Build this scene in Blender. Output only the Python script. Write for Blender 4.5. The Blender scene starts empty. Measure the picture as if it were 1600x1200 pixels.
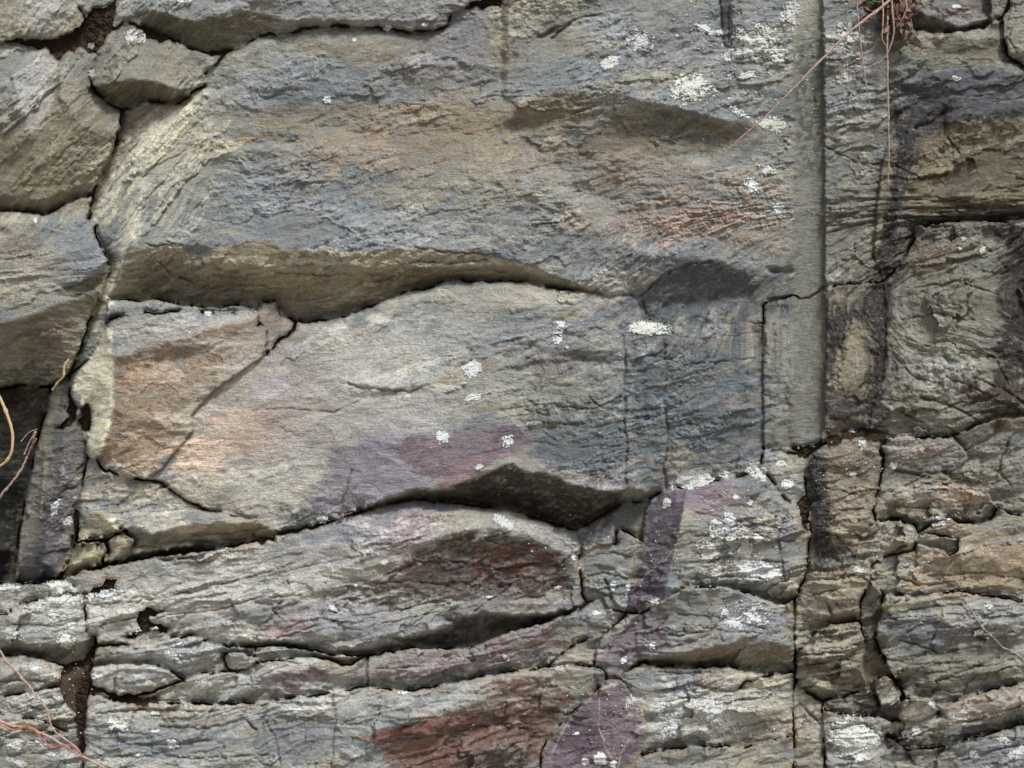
import bpy, math, random
import numpy as np
C = bpy.context.scene
COL = C.collection
R = math.radians
# ---------------------------------------------------------------- camera, sky, sun, exposure
S = 0.0015                     # metres on the rock per photo pixel
F = 2222.2                     # focal length in photo pixels
DIST = F * S
CAMZ = 1.5
PITCH = R(5)
cam = bpy.data.objects.new('camera', bpy.data.cameras.new('camera'))
COL.objects.link(cam)
cam.data.sensor_width = 36; cam.data.lens = 36 * F / 1600
cam.location = (0, -DIST, CAMZ); cam.rotation_euler = (math.pi / 2 + PITCH, 0, 0)
cam.data.clip_end = 2000; cam.data.clip_start = 0.05
C.camera = cam
SUN_EL, SUN_AZ = 52, 26         # azimuth from the viewer's back towards the right
w = bpy.data.worlds.new('World'); C.world = w; w.use_nodes = True
nt = w.node_tree
sky = nt.nodes.new('ShaderNodeTexSky'); sky.sky_type = 'NISHITA'; sky.sun_disc = False
sky.sun_elevation = R(SUN_EL); sky.sun_rotation = R(180 - SUN_AZ)
sky.dust_density = 4; sky.air_density = 0.8; sky.ozone_density = 0.6
nt.links.new(sky.outputs[0], nt.nodes['Background'].inputs[0])
nt.nodes['Background'].inputs[1].default_value = 0.08
sl = bpy.data.lights.new('sun', 'SUN'); sl.energy = 2.15; sl.angle = R(11); sl.color = (1, .975, .94)
so = bpy.data.objects.new('sun', sl); COL.objects.link(so)
# light travels away from the viewer, down and to the right
from mathutils import Vector
sd = Vector((math.sin(R(-SUN_AZ)) * math.cos(R(SUN_EL)), math.cos(R(SUN_AZ)) * math.cos(R(SUN_EL)), -math.sin(R(SUN_EL))))
so.rotation_euler = sd.to_track_quat('-Z', 'Y').to_euler()
C.view_settings.view_transform = 'Standard'; C.view_settings.look = 'None'
C.view_settings.exposure = 0.95; C.view_settings.gamma = 1
C.render.filter_size = 1.0; C.cycles.max_bounces = 5; C.cycles.diffuse_bounces = 3

# ---------------------------------------------------------------- helpers
rng = np.random.default_rng(7)
_perm = np.concatenate([rng.permutation(256)] * 3).astype(np.int32)
_ang = rng.random(256) * 2 * np.pi
_gx = np.cos(_ang).astype(np.float32); _gy = np.sin(_ang).astype(np.float32)
def pn(x, y, seed=0):
    x = np.asarray(x, np.float32) + seed * 37.31; y = np.asarray(y, np.float32) + seed * 91.7
    xf = np.floor(x); yf = np.floor(y); fx = x - xf; fy = y - yf
    xi = xf.astype(np.int32) & 255; yi = yf.astype(np.int32) & 255
    def g(a, b, dx, dy):
        h = _perm[_perm[a] + b] & 255
        return _gx[h] * dx + _gy[h] * dy
    a1 = (xi + 1) & 255; b1 = (yi + 1) & 255
    sx = fx * fx * fx * (fx * (fx * 6 - 15) + 10); sy = fy * fy * fy * (fy * (fy * 6 - 15) + 10)
    n0 = g(xi, yi, fx, fy); n1 = g(a1, yi, fx - 1, fy); n2 = g(xi, b1, fx, fy - 1); n3 = g(a1, b1, fx - 1, fy - 1)
    t = n0 + sx * (n1 - n0); b = n2 + sx * (n3 - n2)
    return (t + sy * (b - t)) * 1.5
def fbm(x, y, oct=4, seed=0, gain=.5, lac=2.03):
    s = 0; a = 1.; f = 1.; t = 0
    for i in range(oct):
        s = s + a * pn(x * f, y * f, seed + i * 3); t += a; a *= gain; f *= lac
    return s / t
def sst(a, b, x):
    t = np.clip((x - a) / (b - a), 0, 1); return t * t * (3 - 2 * t)
def unproject(u, v, H):
    """a photo pixel at relief H (photo pixels towards the viewer) as a world point on the rock"""
    cp, sp = math.cos(PITCH), math.sin(PITCH)
    dx = (u - 800) / F; dz = (600 - v) / F
    wy = cp - dz * sp; wz = sp + dz * cp
    t = (DIST - H * S) / wy
    return np.stack([dx * t, -DIST + wy * t, CAMZ + wz * t], -1)
def lin(c):
    c = np.asarray(c, np.float64) / 255
    return np.where(c <= .04045, c / 12.92, ((c + .055) / 1.055) ** 2.4)

# ---------------------------------------------------------------- grid over the rock
STEP = 1.5
U0, U1, V0, V1 = -10, 1610, -10, 1210
def axis(a, b, lo, hi):
    mid = np.arange(a, b + STEP, STEP)
    left = []; s = STEP; x = a
    while x > lo: s *= 1.09; x -= s; left.append(x)
    right = []; s = STEP; x = mid[-1]
    while x < hi: s *= 1.09; x += s; right.append(x)
    return np.array(left[::-1] + list(mid) + right, np.float32)
us = axis(U0, U1, -150, 1750); vs = axis(V0, V1, -120, 1320)
NU, NV = len(us), len(vs)
UU, VV = np.meshgrid(us, vs)
uc = (us[1:] + us[:-1]) / 2; vc = (vs[1:] + vs[:-1]) / 2
def sample(A, u, v):
    x = np.interp(u, us, np.arange(NU)); y = np.interp(v, vs, np.arange(NV))
    x0 = np.clip(x.astype(int), 0, NU - 2); y0 = np.clip(y.astype(int), 0, NV - 2)
    fx = x - x0; fy = y - y0
    if A.ndim == 3: fx = fx[..., None]; fy = fy[..., None]
    return (A[y0, x0] * (1 - fx) + A[y0, x0 + 1] * fx) * (1 - fy) + (A[y0 + 1, x0] * (1 - fx) + A[y0 + 1, x0 + 1] * fx) * fy

_jn = [0]
def jitter(pts, amp=1.5, hs=(), step=2.5):
    """resample a traced line finely and make it as ragged as broken rock; heights ride along"""
    p = np.array(pts, float)
    L = np.concatenate([[0], np.cumsum(np.hypot(*np.diff(p, axis=0).T))])
    n = max(2, int(L[-1] / step) + 1); t = np.linspace(0, L[-1], n)
    x = np.interp(t, L, p[:, 0]); y = np.interp(t, L, p[:, 1])
    key = (p[0, 0] * 1.37 + p[0, 1] * .71 + p[-1, 0] * .33 + len(p)) % 199
    e = np.minimum(1, np.minimum(t, L[-1] - t) / 8)
    x = x + amp * e * (fbm(t / 14, t * 0 + key, 3, 5) * 2.2); y = y + amp * e * (fbm(t / 14, t * 0 + key + 50, 3, 6) * 2.6)
    out = [np.stack([x, y], 1)]
    for h in hs:
        h = np.full(len(p), h, float) if np.isscalar(h) else np.array(h, float)
        if len(h) != len(p): h = np.interp(np.linspace(0, 1, len(p)), np.linspace(0, 1, len(h)), h)
        out.append(np.interp(t, L, h))
    return out
def window(p, pad, X, Y):
    i0 = max(0, np.searchsorted(X, p[:, 0].min() - pad) - 1); i1 = min(len(X), np.searchsorted(X, p[:, 0].max() + pad) + 1)
    j0 = max(0, np.searchsorted(Y, p[:, 1].min() - pad) - 1); j1 = min(len(Y), np.searchsorted(Y, p[:, 1].max() + pad) + 1)
    return i0, i1, j0, j1
def line_dist(D, p, pad, X, Y):
    """lower D to the distance from polyline p, in small windows"""
    for k in range(0, len(p) - 1, 6):
        q = p[k:k + 7]
        i0, i1, j0, j1 = window(q, pad, X, Y)
        if i1 <= i0 or j1 <= j0: continue
        gx, gy = np.meshgrid(X[i0:i1], Y[j0:j1]); sub = D[j0:j1, i0:i1]
        for a, b in zip(q[:-1], q[1:]):
            d = b - a; l2 = max(1e-6, d @ d)
            t = np.clip(((gx - a[0]) * d[0] + (gy - a[1]) * d[1]) / l2, 0, 1)
            np.minimum(sub, np.hypot(gx - a[0] - t * d[0], gy - a[1] - t * d[1]), out=sub)
def poly_sd(p, pad, X, Y):
    """signed distance (positive inside) of a closed polygon on a window"""
    p = np.array(p, float); q = np.vstack([p, p[:1]])
    i0, i1, j0, j1 = window(p, pad, X, Y)
    gx, gy = np.meshgrid(X[i0:i1], Y[j0:j1]); D = np.full(gx.shape, 1e9); ins = np.zeros(gx.shape, bool)
    for a, b in zip(q[:-1], q[1:]):
        d = b - a; l2 = max(1e-6, d @ d)
        t = np.clip(((gx - a[0]) * d[0] + (gy - a[1]) * d[1]) / l2, 0, 1)
        D = np.minimum(D, np.hypot(gx - a[0] - t * d[0], gy - a[1] - t * d[1]))
        if a[1] != b[1]:
            ins ^= ((a[1] > gy) != (b[1] > gy)) & (gx < (b[0] - a[0]) * (gy - a[1]) / (b[1] - a[1]) + a[0])
    return (slice(j0, j1), slice(i0, i1)), np.where(ins, D, -D)
# ---------------------------------------------------------------- the joints between the blocks
# (points, gap width, relief on the left of travel, relief on the right); left of travel = above when drawn rightwards
K = [
 ([(-160,70),(0,67),(40,60),(62,66),(100,56),(125,47),(134,32)],3,5,-5),
 ([(134,32),(122,12),(112,-5),(108,-130)],3,5,0),
 ([(134,32),(145,14),(172,8),(184,-2),(186,-130)],2.5,5,6),
 ([(176,46),(195,33),(220,44)],2,12,8),
 ([(220,44),(278,65),(300,78),(330,84)],2,-8,8),
 ([(330,84),(350,80),(372,78),(400,60),(418,53),(458,52),(478,44),(530,41),(590,43),(640,50),(680,47),(698,40),(704,24),(726,12),(740,4),(782,7)],4.5,[-10,-8,-5,0,0,2,5,8,8,8,8,8,8,6,6,6],-2),
 ([(782,7),(784,-130)],2,5,0),
 ([(352,82),(338,100),(322,112),(318,122),(320,134),(300,142),(296,150)],3.5,0,8),
 ([(296,150),(275,163),(245,160),(225,158),(205,168),(190,172),(175,163),(155,152),(143,136)],2.8,-16,-26),
 ([(143,136),(140,120),(152,88),(150,80)],2,0,4),
 ([(190,172),(188,190),(182,225),(170,250),(152,285),(146,303)],3,-28,[-5,2,6,6,2,-5]),
 ([(146,303),(142,325),(138,343)],3,-28,-8),
 ([(-160,325),(0,329),(30,329),(70,335),(90,325),(115,313),(146,303)],3,-24,[-8,-8,-8,-10,-10,-8,-5]),
 ([(138,343),(150,346),(150,372),(158,386),(168,405),(170,425),(158,460),(143,490),(128,540),(108,585),(82,603)],3,[-28,-28,-28,-28,-28,-32,-36,-42,-50,-58,-62],[-8,4,8,12,18,4,-8,-14,-24,-36,-46]),
 ([(-160,612),(0,608),(30,602),(82,603)],5,-48,[-190,-180,-150,-100]),
 ([(82,603),(72,640),(58,690),(46,750),(30,830),(22,912)],3,[-66,-76,-84,-90,-96,-98],[-110,-130,-150,-165,-180,-190]),
 ([(390,487),(330,489),(300,485),(250,489),(215,490),(185,493),(166,506),(157,525),(152,540),(138,560),(125,573),(108,585)],2.2,[18,18,20,22,22,20,10,-10,-20,-35,-48,-55],[0,0,5,5,0,-5,-12,-25,-30,-38,-48,-56]),
 ([(108,585),(112,600),(108,615),(120,640),(138,632),(140,660),(133,700),(136,715),(128,760),(118,800),(122,830),(98,905)],3,[-56,-54,-52,-46,-38,-34,-34,-32,-34,-32,-24,-18],-62),
 ([(136,715),(148,718),(165,735),(190,743),(225,751)],4,[-30,-16,-4,6,12],[-30,-18,-6,-2,0]),
 ([(415,555),(395,570),(360,592),(330,615),(308,640),(300,652),(301,670),(290,690),(277,702)],1.4,8,[12,16,18,18,16,16,16,16,14]),
 ([(277,702),(250,735),(225,751)],1.2,5,12),
 ([(225,751),(250,752),(285,778),(320,795),(345,799)],2,5,0),
 ([(118,800),(150,795),(215,797),(290,800),(345,799)],1.6,[-32,-14,-5,-3,0],[-26,-2,12,12,8]),
 ([(345,799),(400,812),(440,834)],0,8,9),
 ([(98,905),(130,892),(165,885),(200,878),(240,868),(300,862),(350,856),(400,845),(440,834),(500,820),(560,800),(600,790),(640,780),(690,784),(720,787),(760,793),(800,796),(850,814),(900,829)],4,[-22,-24,-26,-26,-28,-28,-26,-20,-8,-4,-12,-16,-24,-34,-38,-42,-46,-46,-44],[-14,-8,-2,2,5,5,5,5,5,2,0,-2,-5,-5,-5,-5,-5,-8,-15]),
 ([(900,829),(930,812),(958,795),(975,783),(1000,786),(1030,770),(1065,760),(1110,752),(1170,742),(1188,736),(1193,700)],3,[-44,-40,-36,-32,-26,-5,0,0,0,0,0],[-15,-24,-28,-34,-30,5,12,14,12,10,5]),
 ([(1193,700),(1193,640),(1190,600),(1195,545),(1193,505)],1,0,7),
 ([(1193,505),(1193,475),(1215,468),(1240,462),(1265,464),(1285,448),(1320,444),(1360,443),(1380,440)],1.8,[6,6,10,8,8,8,6,4,4],[6,6,6,6,6,6,6,6,6]),
 ([(168,466),(215,470),(245,466),(270,474),(300,479),(345,480),(372,476),(400,484)],2,[-16,-28,-32,-34,-34,-34,-34,-34],[-10,0,5,5,6,5,4,2]),
 ([(168,466),(166,506)],0,3,-12),
 ([(390,487),(400,484)],2,-2,4),
 ([(400,484),(412,472),(430,470),(440,490),(462,503)],3.5,-34,[-4,-6,-10,-10,-8]),
 ([(462,503),(500,501),(530,495),(575,480),(610,465),(635,455),(675,448),(700,437),(760,441),(800,438),(850,447),(900,453),(930,459),(962,464),(985,461)],2.4,[-38,-38,-36,-32,-28,-26,-22,-18,-16,-13,-9,-5,0,3,2],[-2,0,2,4,5,5,5,5,5,5,5,5,3,2,2]),
 ([(985,461),(1000,480),(1006,500),(1045,508),(1110,507),(1170,505),(1193,505)],1.5,[-2,-8,-6,-2,0,3,5],[2,2,4,4,4,5,6]),
 ([(462,503),(455,520),(435,533),(425,545),(415,555)],4.5,4,[-4,0,0,0,2]),
 ([(398,483),(404,488),(404,506),(418,512),(415,555)],1.5,-2,15),
 ([(404,506),(420,507),(438,502),(436,484)],2,-5,-1),
 ([(900,829),(907,855),(905,890),(910,925),(917,942)],2.6,[-18,-14,-8,-6,-6],[-12,-4,0,-6,-8]),
 ([(958,795),(960,830),(962,850),(940,852),(915,862),(907,855)],1.4,[-24,-18,-8,-6,-6,-8],[-22,-2,4,4,0,-4]),
 ([(1020,776),(1010,800),(1003,845)],1.5,[0,4,8],-26),
 ([(962,850),(966,826),(985,833),(1003,845)],3,-24,[-6,-4,0,4]),
 ([(1003,845),(990,880),(984,920),(978,957)],1,[6,4,4,4],[4,2,2,0]),
 ([(917,942),(940,935),(950,952),(978,957),(1000,957),(1020,948),(1042,934),(1065,922),(1100,916),(1140,920),(1180,930),(1215,945),(1243,935)],2,[-2,0,0,5,8,14,22,18,6,-6,-14,-18,-15],[-5,-5,-5,-3,5,12,20,20,18,14,10,4,0]),
 ([(400,1010),(440,1009),(480,1014),(520,1023),(580,1024),(640,1012),(690,1013),(740,1011),(800,985),(860,970),(905,952),(917,942)],3,[-12,-15,-12,-6,-20,-32,-42,-46,-40,-28,-12,-8],[0,0,0,0,4,6,5,8,10,8,0,-5]),
 ([(150,1010),(190,1008),(250,1000),(300,992),(322,1003),(355,1010),(400,1010)],3,[0,0,-2,-6,-6,-8,-12],-3),
 ([(137,930),(133,950),(135,985),(149,995),(150,1010),(143,1045),(136,1080),(131,1120),(131,1330)],3,[5,6,8,4,4,6,6,8,10],[4,4,4,-14,-18,-18,-18,-14,-8]),
 ([(-160,925),(0,914),(40,912),(75,909),(98,905)],2,[-200,-190,-110,-84,-60],[4,4,4,0,-8]),
 ([(98,905),(115,918),(128,927),(137,930)],2,[-12,-6,0,4],[-4,0,4,4]),
 ([(-160,985),(0,961),(30,950),(48,940),(80,933),(110,929),(137,930)],2.5,3,3),
 ([(-160,1030),(0,1025),(40,1022),(75,1032),(105,1042),(125,1030),(150,1010)],3,-24,[-6,-6,-6,-8,-16,-20,-20]),
 ([(-160,1100),(0,1090),(60,1078),(100,1072)],3,-10,-10),
 ([(-160,1120),(0,1115),(60,1125),(122,1150),(131,1160)],2,-2,2),
 ([(143,1040),(210,1036),(235,1038),(262,1046),(288,1062)],3,-10,0),
 ([(288,1062),(320,1052),(350,1050),(372,1050)],2,-8,0),
 ([(350,1030),(352,1022),(380,1020),(398,1030),(400,1036),(372,1050),(355,1047),(350,1030)],2,-7,7),
 ([(400,1010),(398,1030)],2,-2,-4),
 ([(400,1036),(440,1030),(480,1026),(500,1028),(545,1040),(565,1030),(580,1024)],2.2,-5,5),
 ([(575,1026),(574,1050),(575,1072)],2.5,[10,10,8],0),
 ([(372,1050),(366,1070),(358,1088),(342,1101)],1.5,5,0),
 ([(342,1101),(400,1098),(460,1090),(520,1083),(575,1072)],2.6,-8,1),
 ([(136,1080),(165,1092),(200,1096),(246,1099),(300,1098),(342,1101)],3,-8,2),
 ([(288,1062),(262,1072),(225,1085),(185,1088),(160,1078),(143,1073)],4,-8,4),
 ([(575,1072),(610,1078),(650,1078),(700,1068),(760,1055),(820,1047),(855,1042),(900,1040),(928,1042)],2,-2,[4,6,8,8,8,8,6,4,4]),
 ([(906,945),(904,985),(902,1005)],1.2,0,3),
 ([(902,1005),(945,990),(978,962),(978,957)],3,[-6,-6,-4,-2],[-8,-2,2,2]),
 ([(945,990),(930,1015),(928,1042)],2.6,6,-8),
 ([(902,1005),(875,1022),(855,1042)],2,-8,2),
 ([(928,1042),(945,1048),(948,1062),(930,1082),(895,1112),(860,1145),(845,1180),(840,1330)],2,[6,6,6,10,12,12,12,12],[6,4,4,2,4,4,4,4]),
 ([(948,1062),(968,1060),(975,1050),(1005,1035),(1030,1040),(1070,1044),(1130,1040),(1160,1048),(1200,1056),(1243,1050)],3,[4,4,4,-10,-24,-26,-26,-28,-28,-22],[2,0,0,0,-3,-3,-3,-3,-3,-6]),
 ([(928,1042),(948,1062)],1,8,6),
 ([(968,1060),(985,1078),(1005,1108),(1012,1140),(1002,1180),(975,1205),(960,1330)],1.2,7,10),
 ([(1075,1066),(1105,1056),(1140,1042)],1.5,0,6),
 ([(1075,1066),(1110,1075),(1150,1082),(1165,1065),(1200,1056)],2.6,8,-4),
 ([(1002,1180),(1035,1172),(1090,1165),(1160,1168),(1241,1150)],2,-2,5),
 ([(1193,700),(1237,708),(1258,714)],2.6,-2,-3),
 ([(1258,714),(1258,770),(1266,800),(1266,835),(1260,895),(1243,935),(1241,1000),(1243,1050),(1238,1100),(1241,1150),(1240,1330)],2.8,-7,[-3,-3,-4,-4,-6,-12,-8,-12,-4,-2,0]),
 ([(1188,736),(1205,750),(1226,778),(1240,790),(1264,792)],2.2,2,8),
 ([(1258,714),(1275,697),(1300,688),(1322,678),(1350,677),(1382,681)],6,-6,[-4,4,8,8,8,8]),
 ([(1382,681),(1400,684),(1440,684),(1488,683),(1532,662),(1560,655),(1760,640)],2,-4,6),
 ([(1287,448),(1292,500),(1290,560),(1285,620),(1283,690)],1,9,0),
 ([(1380,440),(1384,480),(1385,540),(1378,600),(1362,640),(1355,677)],1.5,8,4),
 ([(1380,440),(1400,420),(1412,405),(1430,372),(1428,355),(1480,346),(1600,346),(1760,350)],2.4,[0,-2,-6,-10,-12,-12,-12,-12],[4,10,12,14,16,16,16,16]),
 ([(1392,-130),(1390,40),(1388,130),(1390,200),(1375,270),(1368,330),(1365,400),(1380,440)],1.5,[-8,-8,-10,-8,4,4,2,0],[-8,-8,-8,-8,-6,-6,-4,0]),
 ([(1390,10),(1415,22),(1430,48),(1445,49),(1490,50),(1540,43),(1548,35)],2,-16,0),
 ([(1545,-130),(1545,0),(1548,35)],3,6,-8),
 ([(1548,35),(1565,28),(1577,10),(1578,-130)],4,5,6),
 ([(1565,28),(1568,60),(1573,88),(1588,97),(1600,104),(1760,130)],4,[8,12,12,12,12,12],-6),
 ([(1382,681),(1378,705),(1380,728),(1372,760),(1365,800),(1368,815)],3.2,5,5),
 ([(1262,880),(1300,868),(1336,868),(1362,880)],1,0,2),
 ([(1368,815),(1400,812),(1432,822),(1436,835)],2.6,-14,5),
 ([(1430,850),(1425,862),(1400,866),(1375,873),(1360,885),(1360,905)],2.4,0,5),
 ([(1368,815),(1345,835),(1336,868)],1,5,3),
 ([(1436,835),(1447,822),(1480,812),(1530,820),(1552,808),(1558,790)],2.4,-12,2),
 ([(1488,683),(1507,704),(1513,718),(1500,730),(1470,738),(1510,765),(1545,775),(1558,790)],1.6,[-8,-8,-10,-12,-10,-12,-10,-8],[8,8,6,0,0,6,8,8]),
 ([(1507,704),(1530,695),(1548,682),(1560,655)],1.6,0,-5),
 ([(1558,790),(1575,800),(1600,808),(1760,812)],2,-7,2),
 ([(1430,850),(1465,856),(1478,867),(1496,862),(1498,840),(1460,836),(1436,835)],2,[-2,-8,-8,-6,0,0,0],[5,10,12,10,5,4,4]),
 ([(1436,835),(1430,850)],2.4,0,4),
 ([(1360,905),(1380,930),(1430,932),(1470,927),(1500,925),(1540,930),(1600,940),(1760,945)],1.8,-6,6),
 ([(1362,880),(1360,905)],3,0,2),
 ([(1360,905),(1345,940),(1343,970)],3,-8,3),
 ([(1343,970),(1320,972),(1290,975),(1268,998),(1243,1022)],3,-4,-12),
 ([(1343,970),(1352,1000),(1348,1045),(1355,1075)],2.4,-16,2),
 ([(1243,1062),(1258,1080),(1285,1095),(1315,1090),(1355,1075)],4,-16,-16),
 ([(1380,930),(1375,960),(1366,998),(1378,1020),(1390,1050),(1412,1085)],2.6,8,-16),
 ([(1462,1107),(1480,1102),(1510,1088),(1570,1072),(1600,1068),(1760,1060)],3,-6,5),
 ([(1368,1060),(1385,1055),(1402,1065),(1412,1085),(1405,1100),(1375,1105),(1366,1080),(1368,1060)],3,-18,4),
 ([(1410,1092),(1450,1090),(1462,1105),(1466,1112),(1440,1127),(1405,1127),(1402,1118),(1410,1092)],3,-10,14),
 ([(1412,1085),(1410,1092)],3,0,-6),
 ([(1355,1075),(1366,1080)],3,-16,-18),
 ([(1285,1095),(1290,1110),(1330,1118),(1370,1120),(1405,1127)],2,-16,4),
 ([(1285,1095),(1285,1130),(1290,1200),(1290,1330)],2,4,-4),
 ([(1405,1127),(1385,1150),(1375,1175),(1380,1330)],1,4,5),
 ([(1385,1150),(1420,1172),(1480,1165),(1540,1148),(1600,1130),(1760,1110)],3,-8,7),
 ([(1480,1165),(1462,1185),(1455,1330)],1.6,7,0),
 ([(120,834),(119,848),(140,844),(165,846),(192,829)],4,[-20,-22,-16,-10,4],[-10,0,6,8,6]),
 ([(165,846),(169,862),(161,876),(167,887)],5,-4,[6,4,0,-8]),
 ([(192,829),(212,846),(200,866),(167,887)],2.4,-6,[16,12,4,-10]),
 ([(513,1330),(520,1160),(525,1120),(520,1083)],1.6,4,8),
]
# soil packed into the wider joints
SOIL = [
 [(18,66),(42,59),(60,66),(100,56),(134,42),(134,32),(145,16),(172,8),(182,2),(179,30),(176,46),(150,80),(153,90),(140,80),(120,73),(92,97),(76,76),(45,71)],
 [(220,41),(245,50),(280,65),(262,67),(228,60)],
 [(104,612),(112,625),(122,640),(118,655),(105,668),(88,672),(100,660),(109,642)],
 [(128,640),(138,630),(142,650),(139,670),(130,672),(125,655)],
 [(114,806),(124,798),(122,832),(118,822)],
 [(137,932),(126,926),(150,920),(168,905),(182,904),(178,925),(160,931)],
 [(216,955),(228,952),(255,957),(234,962),(237,975),(262,980),(260,986),(240,985),(221,988),(215,996),(197,1000),(196,993),(214,988),(219,978),(214,966)],
 [(100,1042),(125,1033),(147,1014),(142,1060),(134,1100),(131,1175),(122,1150),(118,1112),(100,1097),(96,1070)],
 [(1244,785),(1258,772),(1267,785),(1268,800),(1262,830),(1254,824),(1250,800)],
 [(1290,690),(1320,676),(1352,674),(1383,678),(1380,728),(1376,735),(1375,690),(1350,684),(1322,685),(1296,700)],
 [(1237,698),(1252,694),(1262,698),(1266,706),(1258,720),(1244,712)],
 [(726,14),(736,2),(782,-6),(782,9),(745,13)],
 [(180,1092),(205,1087),(250,1094),(240,1101),(200,1099)],
 [(395,836),(402,840),(432,838),(425,848),(408,848)],
]
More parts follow.
